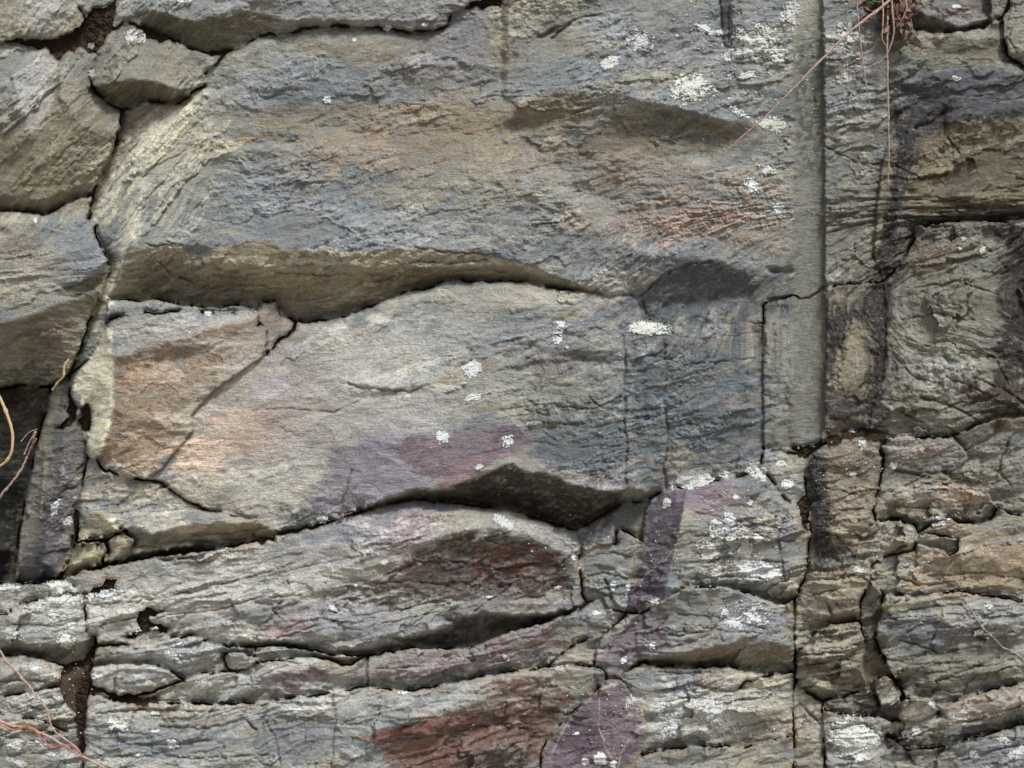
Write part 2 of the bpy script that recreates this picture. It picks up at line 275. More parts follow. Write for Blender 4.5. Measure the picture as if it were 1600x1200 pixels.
# creases and steps inside blocks: (points, heights) — one value each
RG = [
 ([(-10,20),(40,20),(100,15)],14), ([(40,60),(42,0)],16),
 ([(0,120),(45,130),(80,120),(92,100)],[10,14,12,2]), ([(92,105),(90,140),(50,210),(20,230)],[2,0,26,20]), ([(50,210),(35,180),(20,120)],[26,28,24]),
 ([(92,100),(95,150),(130,200),(180,215)],[6,22,20,8]), ([(0,250),(60,280),(130,260)],[6,8,4]),
 ([(0,305),(60,312),(130,285)],[0,2,0]),
 ([(143,134),(170,131),(185,126),(215,124),(250,130),(285,138),(298,138)],[6,18,22,24,22,16,6]), ([(180,90),(250,85),(310,100)],[14,16,8]),
 ([(215,18),(250,16),(295,32),(340,22),(370,8),(420,-5)],[14,22,24,26,26,24]), ([(300,0),(600,5),(700,5)],[22,16,14]), ([(440,30),(600,30),(690,30)],[18,14,12]),
 # upper slab: flank arris, lip, upper shelves
 ([(318,140),(290,170),(262,205),(232,280),(214,330),(204,385),(185,430),(172,462)],[4,4,6,12,20,26,8,-8]), ([(205,215),(185,290),(175,360),(178,400)],[-18,-16,-12,-8]),
 ([(204,385),(232,384),(252,378),(280,384),(320,384),(370,378),(410,374),(430,378),(442,388),(480,392),(560,392),(600,392),(640,388),(700,390),(760,395),(800,405),(850,422),(880,434),(930,452),(965,460)],[26,32,34,36,38,40,42,42,42,42,42,40,38,34,30,24,20,16,10,6]),
 ([(290,395),(340,402),(400,401),(470,405),(540,408),(620,409),(700,409),(780,400)],[26,32,34,34,34,32,28,22]),
 ([(290,412),(340,420),(400,414),(440,418),(500,416),(560,418),(620,417),(700,416),(790,410)],[24,28,32,32,32,32,28,24,18]),
 ([(230,340),(330,330),(450,340),(600,350),(760,370)],[24,34,36,34,26]),
 ([(210,300),(300,255),(360,235),(420,232),(520,240),(620,262)],[12,22,30,32,30,24]), ([(300,245),(380,225),(460,222)],[12,16,18]),
 ([(330,160),(420,135),(470,132),(540,140),(610,140)],[8,18,22,18,12]), ([(400,150),(440,148)],12),
 ([(400,75),(450,60),(560,52),(680,60)],[4,4,2,0]), ([(500,80),(560,76),(640,85),(720,100)],[8,12,8,4]),
 ([(612,138),(616,120),(640,105),(700,98),(775,100)],[2,6,14,12,6]), ([(640,140),(700,135),(775,125)],[4,6,0]),
 ([(500,200),(600,210),(700,200),(780,210)],[12,10,8,6]), ([(560,290),(700,300),(780,290)],[26,22,20]),
 ([(784,-60),(783,60),(784,150)],[2,0,0]), ([(795,-60),(796,60),(792,160)],[14,12,10]),
 ([(790,190),(815,165),(870,138),(910,142),(980,150),(1050,165),(1120,185),(1180,195)],[14,24,30,32,34,34,30,20]),
 ([(795,195),(830,196),(870,190),(900,205)],[6,8,12,14]), ([(880,240),(960,248),(1040,245),(1100,245),(1150,240)],[10,14,12,8,8]),
 ([(930,200),(960,180),(1010,172),(1060,178),(1120,195),(1160,205)],[14,18,20,18,12,10]), ([(960,215),(1040,210),(1130,215)],[10,8,4]),
 ([(840,55),(900,30),(960,20),(1000,35),(1010,60),(1005,90)],[6,12,22,26,24,16]), ([(865,45),(845,58)],[0,0]),
 ([(1125,-20),(1130,60),(1135,75)],[2,2,4]), ([(1145,-20),(1148,40),(1150,70)],[22,20,14]), ([(1150,60),(1200,45),(1230,70)],[22,22,18]),
 ([(780,285),(830,290),(870,300),(900,330),(930,375),(980,385),(1040,400)],[26,26,22,14,12,16,22]), ([(900,300),(960,310),(1000,340)],[2,4,8]),
 ([(870,262),(950,275),(1040,262),(1100,262),(1180,270)],[8,10,14,16,14]), ([(1000,390),(1050,350),(1110,340),(1180,345),(1235,350)],[10,18,20,18,14]),
 ([(985,455),(1005,430),(1035,408),(1060,400),(1110,404),(1165,418),(1200,425),(1240,430)],[4,16,24,26,26,22,16,12]),
 ([(1022,478),(1060,474),(1110,468),(1165,458)],[-8,-10,-8,0]), ([(1015,500),(1060,492),(1130,486),(1180,480)],[-6,-2,4,6]),
 ([(1200,416),(1245,414)],[18,16]), ([(1204,424),(1240,426)],[2,0]),
 ([(1290,60),(1340,60),(1380,60)],6), ([(1295,300),(1345,300),(1362,330)],[12,8,-2]),
 # left blocks
 ([(140,345),(90,350),(0,350)],[2,4,4]), ([(168,408),(150,418),(120,438),(100,444)],[20,20,16,12]), ([(75,460),(110,448),(160,440)],[12,2,-6]), ([(0,507),(55,487),(110,468),(150,456)],[12,14,8,-4]), ([(100,400),(20,440)],[16,16]),
 # M3
 ([(166,512),(176,560),(172,640),(160,690),(150,715)],[12,12,14,12,4]), ([(176,560),(250,540),(330,515),(395,500)],[22,30,30,24]), ([(200,600),(280,590),(360,560)],[24,24,16]), ([(180,640),(250,660),(295,660)],[24,28,20]), ([(190,590),(230,570),(300,555)],[18,18,16]),
 # M2
 ([(470,520),(560,520),(650,470),(760,470),(900,480)],[8,16,14,16,16]), ([(530,615),(560,600),(620,608),(660,600)],[26,30,30,28]), ([(545,622),(600,618),(660,612)],[22,22,22]),
 ([(400,620),(480,660),(560,690)],[14,20,26]), ([(530,700),(640,680),(760,690),(815,660)],[26,34,38,36]), ([(815,658),(850,690),(835,700)],[34,32,32]), ([(840,640),(880,600),(975,590)],[26,20,14]),
 ([(640,766),(700,764),(720,754),(760,736),(800,720),(822,735),(860,742),(900,758),(930,768),(972,766),(985,762),(1010,770)],[26,32,36,40,44,42,42,42,38,30,26,12]),
 ([(500,818),(560,797),(600,781),(640,766)],[4,14,20,26]), ([(860,570),(900,560),(970,570)],[10,8,8]), ([(845,560),(880,545),(960,550)],[22,18,16]),
 ([(1040,530),(1100,560),(1188,575)],[14,10,10]), ([(1060,590),(1120,608),(1188,600)],[16,12,14]), ([(1080,640),(1180,640)],[20,14]),
 ([(720,560),(800,540),(840,520)],[22,20,16]),
 # lower-left ledges
 ([(150,800),(190,829),(215,822),(238,838),(280,820),(345,818),(400,814)],[6,22,22,26,26,24,16]), ([(215,806),(290,806),(400,803)],[16,18,14]),
 ([(120,846),(135,844),(165,842),(190,830)],[-8,2,8,20]), ([(120,850),(165,848),(170,870)],[-20,-18,-14]), ([(88,900),(115,880),(150,870)],[-10,6,4]), ([(105,905),(130,893),(150,884)],[-10,2,0]),
 ([(205,826),(170,884)],[16,4]),([(215,850),(280,842),(340,838)],[-4,-2,0]),([(210,866),(250,858),(300,852)],[4,4,0]),
 # N1
 ([(180,905),(300,890),(420,860),(470,850)],[6,10,12,8]), ([(600,800),(660,798),(740,802),(800,815),(870,840),(900,850)],[4,10,12,12,10,2]),
 ([(520,850),(600,830),(660,835),(700,820)],[16,22,22,18]), ([(600,880),(650,855),(700,832),(760,825),(830,838),(880,865)],[22,26,30,30,26,10]),
 ([(620,905),(700,870),(780,860),(860,880)],[12,8,6,4]), ([(540,925),(640,925),(760,915),(890,915)],[14,6,2,-2]), ([(560,945),(660,940),(780,936),(900,938)],[8,2,-4,-6]),
 ([(610,968),(680,955),(760,942),(850,940),(905,945)],[8,10,12,10,0]), ([(400,985),(500,990),(600,985)],[6,8,12]),
 ([(520,1018),(600,1002),(650,990),(690,976),(720,964),(760,956),(800,960),(850,960),(895,950)],[4,14,18,18,18,16,12,8,0]),
 ([(700,970),(760,965),(830,972)],[-16,-22,-20]), ([(160,960),(220,940),(320,930)],[12,10,10]), ([(300,985),(380,965),(460,950)],[6,10,12]), ([(380,1000),(440,1000),(480,1005)],[6,8,4]),
 ([(0,935),(60,925),(120,926)],[8,12,8]), ([(0,1000),(30,1002),(60,1010),(110,1004),(146,995)],[10,12,14,12,0]), ([(0,1055),(60,1050),(95,1060)],[4,6,-4]), ([(60,1150),(0,1180)],[10,10]),
 ([(150,1025),(240,1020),(330,1025)],[4,10,4]), ([(150,1060),(200,1055),(250,1062)],[6,12,8]), ([(400,1060),(480,1045),(540,1055)],[10,16,10]),
 ([(150,1110),(300,1112),(450,1100),(560,1090)],[10,12,12,10]), ([(150,1150),(280,1150),(420,1160)],[18,18,16]), ([(440,1110),(520,1118)],[14,12]),
 ([(600,1050),(700,1040),(850,1010)],[14,16,14]),
 ([(530,1150),(590,1140),(640,1126),(700,1116),(760,1092),(800,1062),(900,1050)],[16,22,24,26,28,26,10]), ([(600,1200),(700,1150),(820,1130)],[0,4,2]), ([(620,1160),(640,1135)],[10,14]), ([(830,1070),(880,1090),(900,1110)],[12,8,2]),([(845,1330),(800,1150)],[4,8]),
 # prism and lichen block
 ([(1075,762),(1068,800),(1060,840),(1042,900),(1042,932)],[20,36,42,38,26]), ([(1100,760),(1180,760),(1235,800)],[20,20,14]), ([(1060,905),(1140,905),(1215,908)],[26,16,8]), ([(1100,840),(1200,840)],[26,22]),
 ([(940,805),(925,850)],[4,-2]), ([(1045,938),(1043,1000)],[28,26]), ([(1060,935),(1130,930),(1220,970)],[26,24,10]),
 ([(975,1048),(1010,1028),(1060,1020),(1130,1008),(1165,1000),(1200,1000),(1237,1010)],[8,20,26,26,22,16,6]),
 ([(1020,1120),(1120,1110),(1220,1110)],[16,18,10]), ([(900,1150),(960,1130),(990,1130)],[18,20,16]), ([(1060,1190),(1200,1185)],[14,14]),
 # column, right blocks
 ([(1300,520),(1345,470),(1378,450)],[12,8,2]), ([(1335,560),(1370,560)],[18,10]), ([(1310,660),(1345,640)],[14,10]), ([(1215,520),(1215,690)],[10,8]),
 ([(1430,375),(1500,365),(1600,375)],[20,24,22]), ([(1470,460),(1560,460)],[34,26]), ([(1400,520),(1450,560),(1500,590)],[16,12,24]), ([(1440,540),(1500,510),(1560,540)],[16,26,14]), ([(1500,590),(1560,620),(1600,640)],[22,12,4]), ([(1460,650),(1530,655)],[14,-2]),([(1420,600),(1440,650)],[18,14]),
 ([(1600,400),(1590,600)],[6,0]),
 ([(1430,60),(1500,58),(1560,60)],[14,16,8]), ([(1430,95),(1500,90),(1570,95)],[10,6,0]), ([(1420,130),(1500,120),(1590,115)],[14,18,18]), ([(1400,170),(1450,185),(1470,200),(1480,170)],[4,8,-2,8]), ([(1480,190),(1540,175),(1600,165)],[14,18,18]),
 ([(1460,250),(1520,230),(1600,240)],[0,-2,-4]), ([(1440,320),(1520,320),(1600,320)],[6,8,4]), ([(1395,230),(1405,300),(1400,380)],[6,14,6]), ([(1425,130),(1420,250),(1415,350)],[8,0,-6]),
 ([(1440,20),(1500,40),(1540,30)],[8,6,2]),
 ([(1300,720),(1350,700),(1365,760)],[14,16,12]), ([(1275,740),(1285,860)],[6,4]), ([(1300,840),(1340,820)],[12,12]), ([(1400,720),(1460,715),(1490,720)],[14,16,14]), ([(1470,738),(1430,750),(1390,745)],[2,4,4]), ([(1400,775),(1480,765),(1540,785)],[14,16,12]), ([(1400,800),(1440,812),(1530,806)],[6,2,2]),
 ([(1400,840),(1380,855)],[14,12]), ([(1440,880),(1520,870),(1600,870)],[8,10,8]), ([(1290,925),(1330,935)],[8,6]), ([(1280,965),(1330,955)],[8,6]), ([(1270,1030),(1330,1015)],[14,10]), ([(1290,1050),(1320,1060)],[0,2]), ([(1260,1060),(1290,1075)],[8,6]),
 ([(1390,965),(1440,958),(1520,970)],[20,26,16]), ([(1520,970),(1545,985),(1480,1010)],[14,2,0]), ([(1470,1020),(1520,1008),(1600,1010)],[6,12,12]), ([(1450,1060),(1520,1050),(1590,1045)],[16,20,16]),
 ([(1480,1120),(1560,1100),(1620,1100)],[14,14,12]), ([(1540,1165),(1600,1150)],[16,16]), ([(1330,1150),(1360,1180)],[14,12]), ([(1405,1100),(1450,1100)],[22,18]),
 # recess at far left
 ([(-140,650),(0,640),(60,640)],[-170,-160,-120]), ([(-140,760),(0,750),(40,760)],[-190,-180,-160]), ([(-140,860),(10,860)],-195), ([(100,660),(96,740),(80,800),(64,900)],[-50,-52,-60,-72]),
]
# grooves cut inside blocks: (points, width, depth)
GV = [
 ([(974,525),(978,570),(974,610)],1.8,4), ([(977,622),(974,660),(980,700),(976,730),(979,764)],2.2,5), ([(1036,530),(1042,580),(1039,610)],1.6,2.5), ([(1040,640),(1044,690),(1037,730),(1042,765)],2,4.5), ([(1000,464),(1018,446),(1046,425)],2,7), ([(1004,470),(1008,490)],2,5), ([(1046,425),(1080,412),(1110,409)],1.6,3), ([(1193,480),(1190,530)],2,4),
 ([(545,600),(565,606),(640,612),(668,602)],2,5), ([(415,640),(450,638),(520,645),(560,628)],1.5,2.5), ([(530,805),(538,775),(550,735)],1.6,3),
 ([(640,410),(660,408),(700,412),(760,405)],1.6,5), ([(590,438),(615,437)],1.6,5), ([(600,380),(700,395),(780,397)],1.5,4), ([(862,60),(875,50),(890,38)],2.2,9),
 ([(840,58),(900,30),(940,22)],1.6,4), ([(260,378),(285,384),(235,384),(225,380)],1.5,6), ([(205,380),(190,420),(180,440)],1.4,3),
 ([(190,360),(210,330),(250,290),(290,240)],1.5,3), ([(170,300),(185,260),(220,215)],1.4,2.5), ([(210,290),(240,262),(290,235)],1.4,4), ([(185,315),(215,270)],1.2,3),
 ([(1290,230),(1330,250),(1362,262)],1.4,3), ([(1290,350),(1330,335),(1360,325)],1.5,4), ([(1290,365),(1350,350)],1.3,3), ([(1295,400),(1345,385)],1.3,3),
 ([(1000,520),(1100,530),(1188,520)],1.3,2), ([(990,545),(1070,570),(1180,560)],1.4,3), ([(1050,660),(1180,665)],1.2,2), ([(985,685),(1040,680)],1.4,2.5), ([(830,690),(900,700),(970,690)],1.2,2.5),
 ([(870,635),(930,640),(970,620)],1.4,4), ([(820,640),(860,650)],1.3,3), ([(920,620),(942,638)],1.6,5),
 ([(200,1010),(280,1000)],1.2,2), ([(560,985),(640,965),(720,950)],1.2,3), ([(700,955),(780,938),(850,930)],1.3,3),
 ([(930,850),(945,820),(960,805)],1.3,3), ([(1060,850),(1030,880),(1005,905),(985,920)],1,-1.5), ([(940,1100),(935,1140),(955,1180)],1,-1.2), ([(1000,1130),(975,1160),(960,1200)],1.2,2), ([(925,1155),(935,1120)],1.4,2.5),
 ([(1025,985),(1040,970),(1042,965)],1.5,3), ([(1405,1000),(1440,1010),(1470,1022),(1530,1010)],1.5,5), ([(1480,960),(1540,962)],1.5,4), ([(1505,1090),(1510,1065),(1540,1060)],1.3,3),
 ([(1305,835),(1335,870)],1.6,4), ([(1380,770),(1480,765)],1.3,3), ([(1440,755),(1520,765)],1.4,4), ([(1430,855),(1432,870)],1.4,4), ([(1400,560),(1430,590),(1470,600)],1.5,5), ([(1480,590),(1510,600),(1550,620)],1.5,5), ([(1555,560),(1575,600)],1.3,3),
 ([(1588,30),(1575,60),(1585,75)],1.4,4), ([(1570,95),(1590,98)],2,5), ([(1405,395),(1420,370)],1.5,4),
 ([(60,1125),(110,1128)],1.4,4), ([(0,1150),(70,1158),(120,1165)],1.4,3), ([(10,1180),(80,1175)],1.3,3), ([(70,1030),(80,1045)],1.5,4),
 ([(400,1060),(420,1050),(450,1040)],1.3,3), ([(180,1060),(178,1085)],2,5), ([(190,1160),(260,1165),(340,1155)],1.4,3), ([(440,940),(425,955),(440,968)],2,6), ([(400,942),(425,946)],2,5),
 ([(100,640),(110,620)],1.5,4), ([(95,770),(120,760)],1.6,5), ([(120,735),(135,722)],1.6,4), ([(240,752),(262,758),(250,762)],2.4,7),
 ([(690,985),(700,1000)],2,5), ([(1125,0),(1132,70)],2,8), ([(1140,10),(1138,60)],1.5,6),
 ([(150,945),(230,938),(300,925),(380,905),(460,880)],1.6,4), ([(160,975),(210,965)],1.6,5), ([(262,960),(330,955),(400,935),(470,930)],1.4,3.5), ([(420,900),(500,880),(560,870)],1.3,2.5), ([(430,1000),(500,975),(560,962),(640,950)],1.5,4),
 ([(600,900),(650,880),(720,878),(780,890),(840,880)],1.8,5), ([(560,915),(640,908),(700,915)],1.6,4), ([(760,845),(820,860),(870,880)],1.4,3),
 ([(150,1115),(230,1108),(330,1112),(420,1100)],1.6,4), ([(250,1135),(320,1140),(380,1125),(400,1140)],2,6), ([(150,1140),(250,1150)],1.4,3), ([(315,1150),(325,1120),(335,1105)],1.6,4), ([(150,1180),(300,1185),(420,1180)],1.6,4), ([(410,1120),(430,1150),(440,1200)],1.4,3),
 ([(530,1130),(620,1110),(700,1095)],1.4,3), ([(600,1160),(680,1150),(760,1135),(830,1130)],1.6,4), ([(640,1200),(700,1180),(800,1165)],1.6,4), ([(590,1045),(680,1040),(760,1030),(850,1005)],1.3,3), ([(620,1060),(700,1055)],1.3,3),
 ([(1060,960),(1130,965),(1200,985)],1.4,3), ([(1050,990),(1120,985),(1190,990)],1.5,4), ([(1080,880),(1140,870),(1230,880)],1.5,4), ([(1075,840),(1150,835),(1240,845)],1.4,3.5), ([(1080,905),(1150,900),(1200,905)],2,6), ([(1085,800),(1160,815),(1235,830)],1.3,3), ([(1230,800),(1215,840),(1225,900)],1.6,4),
 ([(1060,1090),(1130,1095),(1200,1090)],1.3,3), ([(1150,1140),(1200,1125),(1235,1130)],1.6,4), ([(1030,1050),(1080,1052),(1130,1050)],1.5,4), ([(920,870),(960,865),(985,870)],1.5,4), ([(918,900),(950,895),(980,905)],1.5,4), ([(945,905),(955,930),(950,950)],2,5), ([(925,925),(975,930)],1.4,3),
 ([(1275,760),(1330,770),(1365,765)],1.5,4), ([(1290,800),(1350,795)],1.6,4), ([(1290,905),(1340,895),(1355,910)],1.8,5), ([(1270,930),(1310,920)],1.6,5), ([(1290,940),(1300,960),(1285,990)],2.2,7), ([(1260,1040),(1310,1030),(1345,1035)],2,6), ([(1280,1060),(1320,1070)],2.2,7), ([(1310,1010),(1345,1005)],1.6,5),
 ([(1390,790),(1450,795),(1520,790)],1.6,4), ([(1400,735),(1450,745)],2,6), ([(1575,690),(1560,730),(1580,760)],1.6,4), ([(1450,900),(1530,895),(1600,905)],1.5,3.5), ([(1395,900),(1440,915),(1480,910)],1.8,5), ([(1400,960),(1440,950),(1500,945)],1.8,5), ([(1385,1030),(1430,1040),(1480,1035)],1.8,5), ([(1480,1060),(1550,1030),(1600,1020)],1.8,5), ([(1430,1070),(1480,1080)],1.8,5), ([(1400,1160),(1460,1140),(1540,1120),(1600,1100)],1.8,5), ([(1500,1190),(1560,1170),(1600,1165)],1.8,5), ([(1300,1140),(1350,1130),(1375,1150)],2,6), ([(1250,1100),(1280,1130)],2.2,6),
 ([(20,975),(80,980),(120,970)],1.6,4), ([(0,1065),(50,1062),(90,1068)],2,6), ([(0,1135),(60,1140),(120,1150)],1.6,4), ([(20,1105),(80,1108)],1.8,5),
 ([(430,425),(500,430),(560,428)],1.5,4), ([(330,450),(400,445),(450,455)],1.4,3), ([(590,440),(620,430),(660,432)],1.8,5), ([(480,470),(520,462)],1.3,3), ([(250,410),(270,430),(300,440)],2,6), ([(700,425),(740,420),(790,425)],1.8,5),
 ([(720,770),(760,780),(820,770),(880,790)],1.8,5), ([(840,760),(900,785),(950,780)],1.6,4), ([(300,870),(260,875),(230,872)],2,6), ([(250,850),(300,845),(340,850)],2.2,7), ([(300,835),(350,835),(420,825)],1.8,5),
 ([(1400,260),(1440,280),(1480,270)],2,6), ([(1480,215),(1500,240),(1490,260)],1.8,5), ([(1430,200),(1460,190),(1475,175)],2.5,8), ([(1530,300),(1600,290)],1.6,4), ([(1430,450),(1500,440),(1560,460)],1.6,4), ([(1410,500),(1460,490),(1520,500)],1.6,4), ([(1440,620),(1500,640),(1530,660)],2,6), ([(1520,590),(1570,610),(1600,630)],2,6), ([(1400,640),(1440,660)],1.8,5),
]
# ---------------------------------------------------------------- blocks: one spot inside each, its kind and its label
BL = [
 (40,30,'rock_block','pale tan rock block in the top left corner above the soil wedge'),
 (150,3,'rock_fragment','small tan rock fragment wedged above the dark soil at the top left'),
 (60,180,'rock_block','large greenish tan block with a grey tongue-shaped patch, left of the curved crack'),
 (240,100,'rock_block','knobby overhanging block with white lichen on top and a shaded underside'),
 (460,10,'rock_slab','long grey slab along the top edge with a brown underside over a black crack'),
 (800,250,'rock_slab','huge rippled grey and tan upper slab with a long brown overhang and pale left flank'),
 (60,400,'rock_block','blue grey slanting block on the left with a brown underside'),
 (20,700,'rock_block','dark shaded rock deep in the recess at the left edge'),
 (200,478,'rock_slab','thin grey ledge sandwiched between the long overhang and the orange brown block'),
 (240,600,'rock_block','orange brown block with a pale rounded left corner'),
 (410,495,'rock_fragment','small cracked fragment under the left end of the long overhang'),
 (432,516,'rock_fragment','small squarish fragment beside the dark crack below the long overhang'),
 (600,600,'rock_slab','broad pale central slab with a purple patch and two thin vertical veins'),
 (250,775,'rock_slab','thin layered ledge under the orange brown block'),
 (300,830,'rock_slab','splintered ledge with a brown broken underside above the lower left crack'),
 (130,868,'rock_block','pale olive block with a rounded top beside the foot of the dark flank'),
 (185,855,'rock_fragment','small olive wedge between the pale olive block and the splintered ledge'),
 (60,800,'rock_block','steep dark purple grey flank with hanging white lichen beside the shaded recess'),
 (500,900,'rock_block','wide lower block with a dark maroon hollow and layered grey left side'),
 (940,825,'rock_fragment','small purple blade-shaped fragment left of the square notch'),
 (985,810,'rock_block','small square grey block set deep in a notch under the central slab'),
 (950,900,'rock_block','greenish grey fissured block between the maroon hollow and the purple prism'),
 (1150,850,'rock_block','purple sided prism block covered in white lichen on its layered front'),
 (1000,1000,'rock_block','slanting block with a purple left face and speckled grey front above a shaded ledge'),
 (945,970,'rock_fragment','small striped grey wedge above the purple slanting face'),
 (902,1020,'rock_fragment','crumbly little fragment left of the purple slanting face'),
 (1220,600,'rock_slab','narrow slab holding the lower half of the drill groove'),
 (1330,560,'rock_block','brown stained block right of the lower drill groove'),
 (1500,470,'rock_block','large rounded grey green block at the right with dark stained edges'),
 (1500,200,'rock_block','big blue black and olive banded block at the upper right'),
 (1500,20,'rock_block','reddish grey block at the top right above a shaded ledge'),
 (1558,10,'rock_fragment','small grey wedge between cracks in the top right corner'),
 (1590,50,'rock_block','grey green block filling the top right corner'),
 (1215,735,'rock_fragment','small pale lichen-dotted fragment just below the drill groove'),
 (1320,760,'rock_block','brown pillar block with a dark left side below the soil-filled joint'),
 (1430,710,'rock_block','long pinkish grey block with a pointed right end below the rounded block'),
 (1570,740,'rock_block','grey brown block at the right edge beside the pointed block'),
 (1530,682,'rock_fragment','thin wedge tucked between the rounded block and the pointed block'),
 (1400,840,'rock_block','small rounded grey brown block below the pointed block'),
 (1470,850,'rock_fragment','small angular stone stuck under the pointed block'),
 (1550,880,'rock_block','smooth tan block at the right edge above the blue grey block'),
 (1300,905,'rock_block','cracked brown block beneath the brown pillar'),
 (1290,1040,'rock_block','knobbly pale brown block right of the lower vertical joint'),
 (1372,1025,'rock_fragment','crumbly brown rubble packed left of the blue grey block'),
 (1480,1000,'rock_block','blue grey slanting block with a thin dry stem across it'),
 (1390,1080,'rock_fragment','fist-sized brown stone in the lower right rubble'),
 (1430,1108,'rock_fragment','pale grey angular stone with a fractured front below the blue grey block'),
 (1330,1105,'rock_fragment','brown rubble strip under the knobbly block'),
 (1265,1150,'rock_block','low brown block right of the vertical joint at the bottom edge'),
 (1335,1160,'rock_block','pale block at the bottom carrying the big yellowish white lichen'),
 (1500,1130,'rock_block','long slanting pinkish grey block at the lower right'),
 (1420,1185,'rock_block','dark stained block at the bottom right with small lichen tufts'),
 (1560,1180,'rock_block','blue grey block in the bottom right corner'),
 (1120,1100,'rock_block','pale lichen-crusted block low down beside the maroon faced block'),
 (1130,1065,'rock_slab','thin pale flake lying over the lichen-crusted block'),
 (930,1140,'rock_block','maroon and purple faced block with thin pale veins at the bottom'),
 (1100,1185,'rock_block','grey block along the bottom edge under the lichen-crusted block'),
 (700,1150,'rock_block','rust red hollowed block with a blue grey top at the bottom'),
 (300,1150,'rock_block','wide blue grey and tan block at the bottom left'),
 (750,1030,'rock_slab','flat mauve slab below the eye-shaped hollow'),
 (470,1060,'rock_block','pointed purple grey block between thin sandy joints'),
 (480,1021,'rock_fragment','sandy crumbling fragment above the pointed purple grey block'),
 (375,1037,'rock_fragment','small bluish stone at the left tip of the pointed purple block'),
 (280,1025,'rock_slab','flat blue grey slab dotted with white lichen at the lower left'),
 (200,1065,'rock_block','wavy-edged grey block overhanging a soil pocket at the lower left'),
 (325,1075,'rock_block','smooth tan grey block right of the wavy-edged block'),
 (60,980,'rock_block','lichen-topped block at the left edge with a shaded underside'),
 (20,940,'rock_slab','thin lichen-covered slab at the foot of the dark recess'),
 (40,1055,'rock_block','rough brownish block at the left edge behind the dry stem'),
 (30,1102,'rock_fragment','thin mossy layer of rock at the left edge between two joints'),
 (60,1170,'rock_block','layered grey block in the bottom left corner behind the crossing stems'),
]
# ---------------------------------------------------------------- joints, labels of the cells
ch = np.maximum(np.diff(us)[None, :], np.diff(vs)[:, None])          # cell size
DK = np.full((NV - 1, NU - 1), 1e9)                                     # distance to the edge of the nearest joint
barrier = np.zeros(DK.shape, bool); soft = np.zeros(DK.shape, bool)
lines = []
KN = pn(UU[:-1, :-1] / 34, VV[:-1, :-1] / 34, 3) + .5 * pn(UU[:-1, :-1] / 13, VV[:-1, :-1] / 13, 4)
for pts, wd, hA, hB in K:
    p, a, b = jitter(pts, 1.7 if wd > 0 else .5, (hA, hB))
    lines.append((p, wd, a, b))
    d = np.full(DK.shape, 1e9); line_dist(d, p, 30, uc, vc)
    gap = KN if wd > 1.6 else -9
    ww = np.where(gap > (-.2 if wd > 3.5 else -.04), .33 * wd * (1 + 1.7 * np.minimum(gap, .8)), 0)
    thin = d < .75 * ch
    barrier |= (d < ww) | thin
    fuse = (ww < .5)
    soft = (soft & ~((d < ww) | thin)) | (thin & fuse)
    DK = np.minimum(DK, np.maximum(0, d - ww) + np.where(fuse, 3.5, 0))
soilm = np.zeros(DK.shape, bool)
for pts in SOIL:
    p = jitter(list(pts) + [pts[0]], 4)[0]
    sl_, sd_ = poly_sd(p, 4, uc, vc)
    soilm[sl_] |= sd_ > 0
    dd = np.full(DK.shape, 1e9); line_dist(dd, p, 20, uc, vc); DK = np.minimum(DK, dd)
wall = barrier | soilm
def components(free):
    par = []; runs = []
    def find(a):
        while par[a] != a: par[a] = par[par[a]]; a = par[a]
        return a
    prev = []; lab = np.zeros(free.shape, np.int32)
    for j in range(free.shape[0]):
        r = np.concatenate([[0], free[j].astype(np.int8), [0]]); d = np.diff(r)
        st = np.nonzero(d == 1)[0]; en = np.nonzero(d == -1)[0]; cur = []
        for s, e in zip(st, en):
            i = len(par); par.append(i); cur.append((s, e, i)); runs.append((j, s, e, i))
            for ps, pe, pi in prev:
                if ps < e and pe > s: par[find(i)] = find(pi)
        prev = cur
    for j, s, e, i in runs: lab[j, s:e] = find(i) + 1
    return lab
lab = components(~wall)
LAB = np.zeros(lab.shape, np.int32)          # 0 open, 1..n blocks, -1 soil
seen = {}
for k, (su, sv, kind, label) in enumerate(BL):
    i = np.searchsorted(uc, su); j = np.searchsorted(vc, sv)
    q = lab[j, i]
    if q == 0:
        sub = lab[j - 6:j + 7, i - 6:i + 7]; sub = sub[sub > 0]
        q = np.bincount(sub).argmax() if len(sub) else 0
    if q in seen: print('SEED CLASH', label, '|', BL[seen[q]][3])
    if q == 0: print('SEED LOST', label); continue
    seen[q] = k; LAB[lab == q] = k + 1
rest = np.bincount(lab.ravel()); 
for q in np.argsort(-rest):
    if q and q not in seen and rest[q] > 60:
        jj, ii = np.nonzero(lab == q); print('UNSEEDED', rest[q], uc[ii].mean().round(), vc[jj].mean().round(), uc[ii].min(), uc[ii].max(), vc[jj].min(), vc[jj].max())
loose = (lab > 0) & (LAB == 0)
def spread_into(todo, n):
    for _ in range(n):
        for dj, di in ((0, 1), (0, -1), (1, 0), (-1, 0)):
            sh = np.roll(LAB, (dj, di), (0, 1)); sh[[0, -1]] = 0; sh[:, [0, -1]] = 0; m = todo & (LAB <= 0) & (sh > 0)
            LAB[m] = sh[m]
spread_into((soft & ~soilm) | loose, 4)
stray = np.zeros(LAB.shape, bool)
for k in range(len(BL)):
    m = LAB == k + 1
    jj, ii = np.nonzero(m)
    if not len(jj): continue
    j0, j1, i0, i1 = jj.min(), jj.max() + 1, ii.min(), ii.max() + 1
    q = components(m[j0:j1, i0:i1]); n = np.bincount(q.ravel()); n[0] = 0
    stray[j0:j1, i0:i1] |= (q > 0) & (q != n.argmax())
LAB[stray] = 0
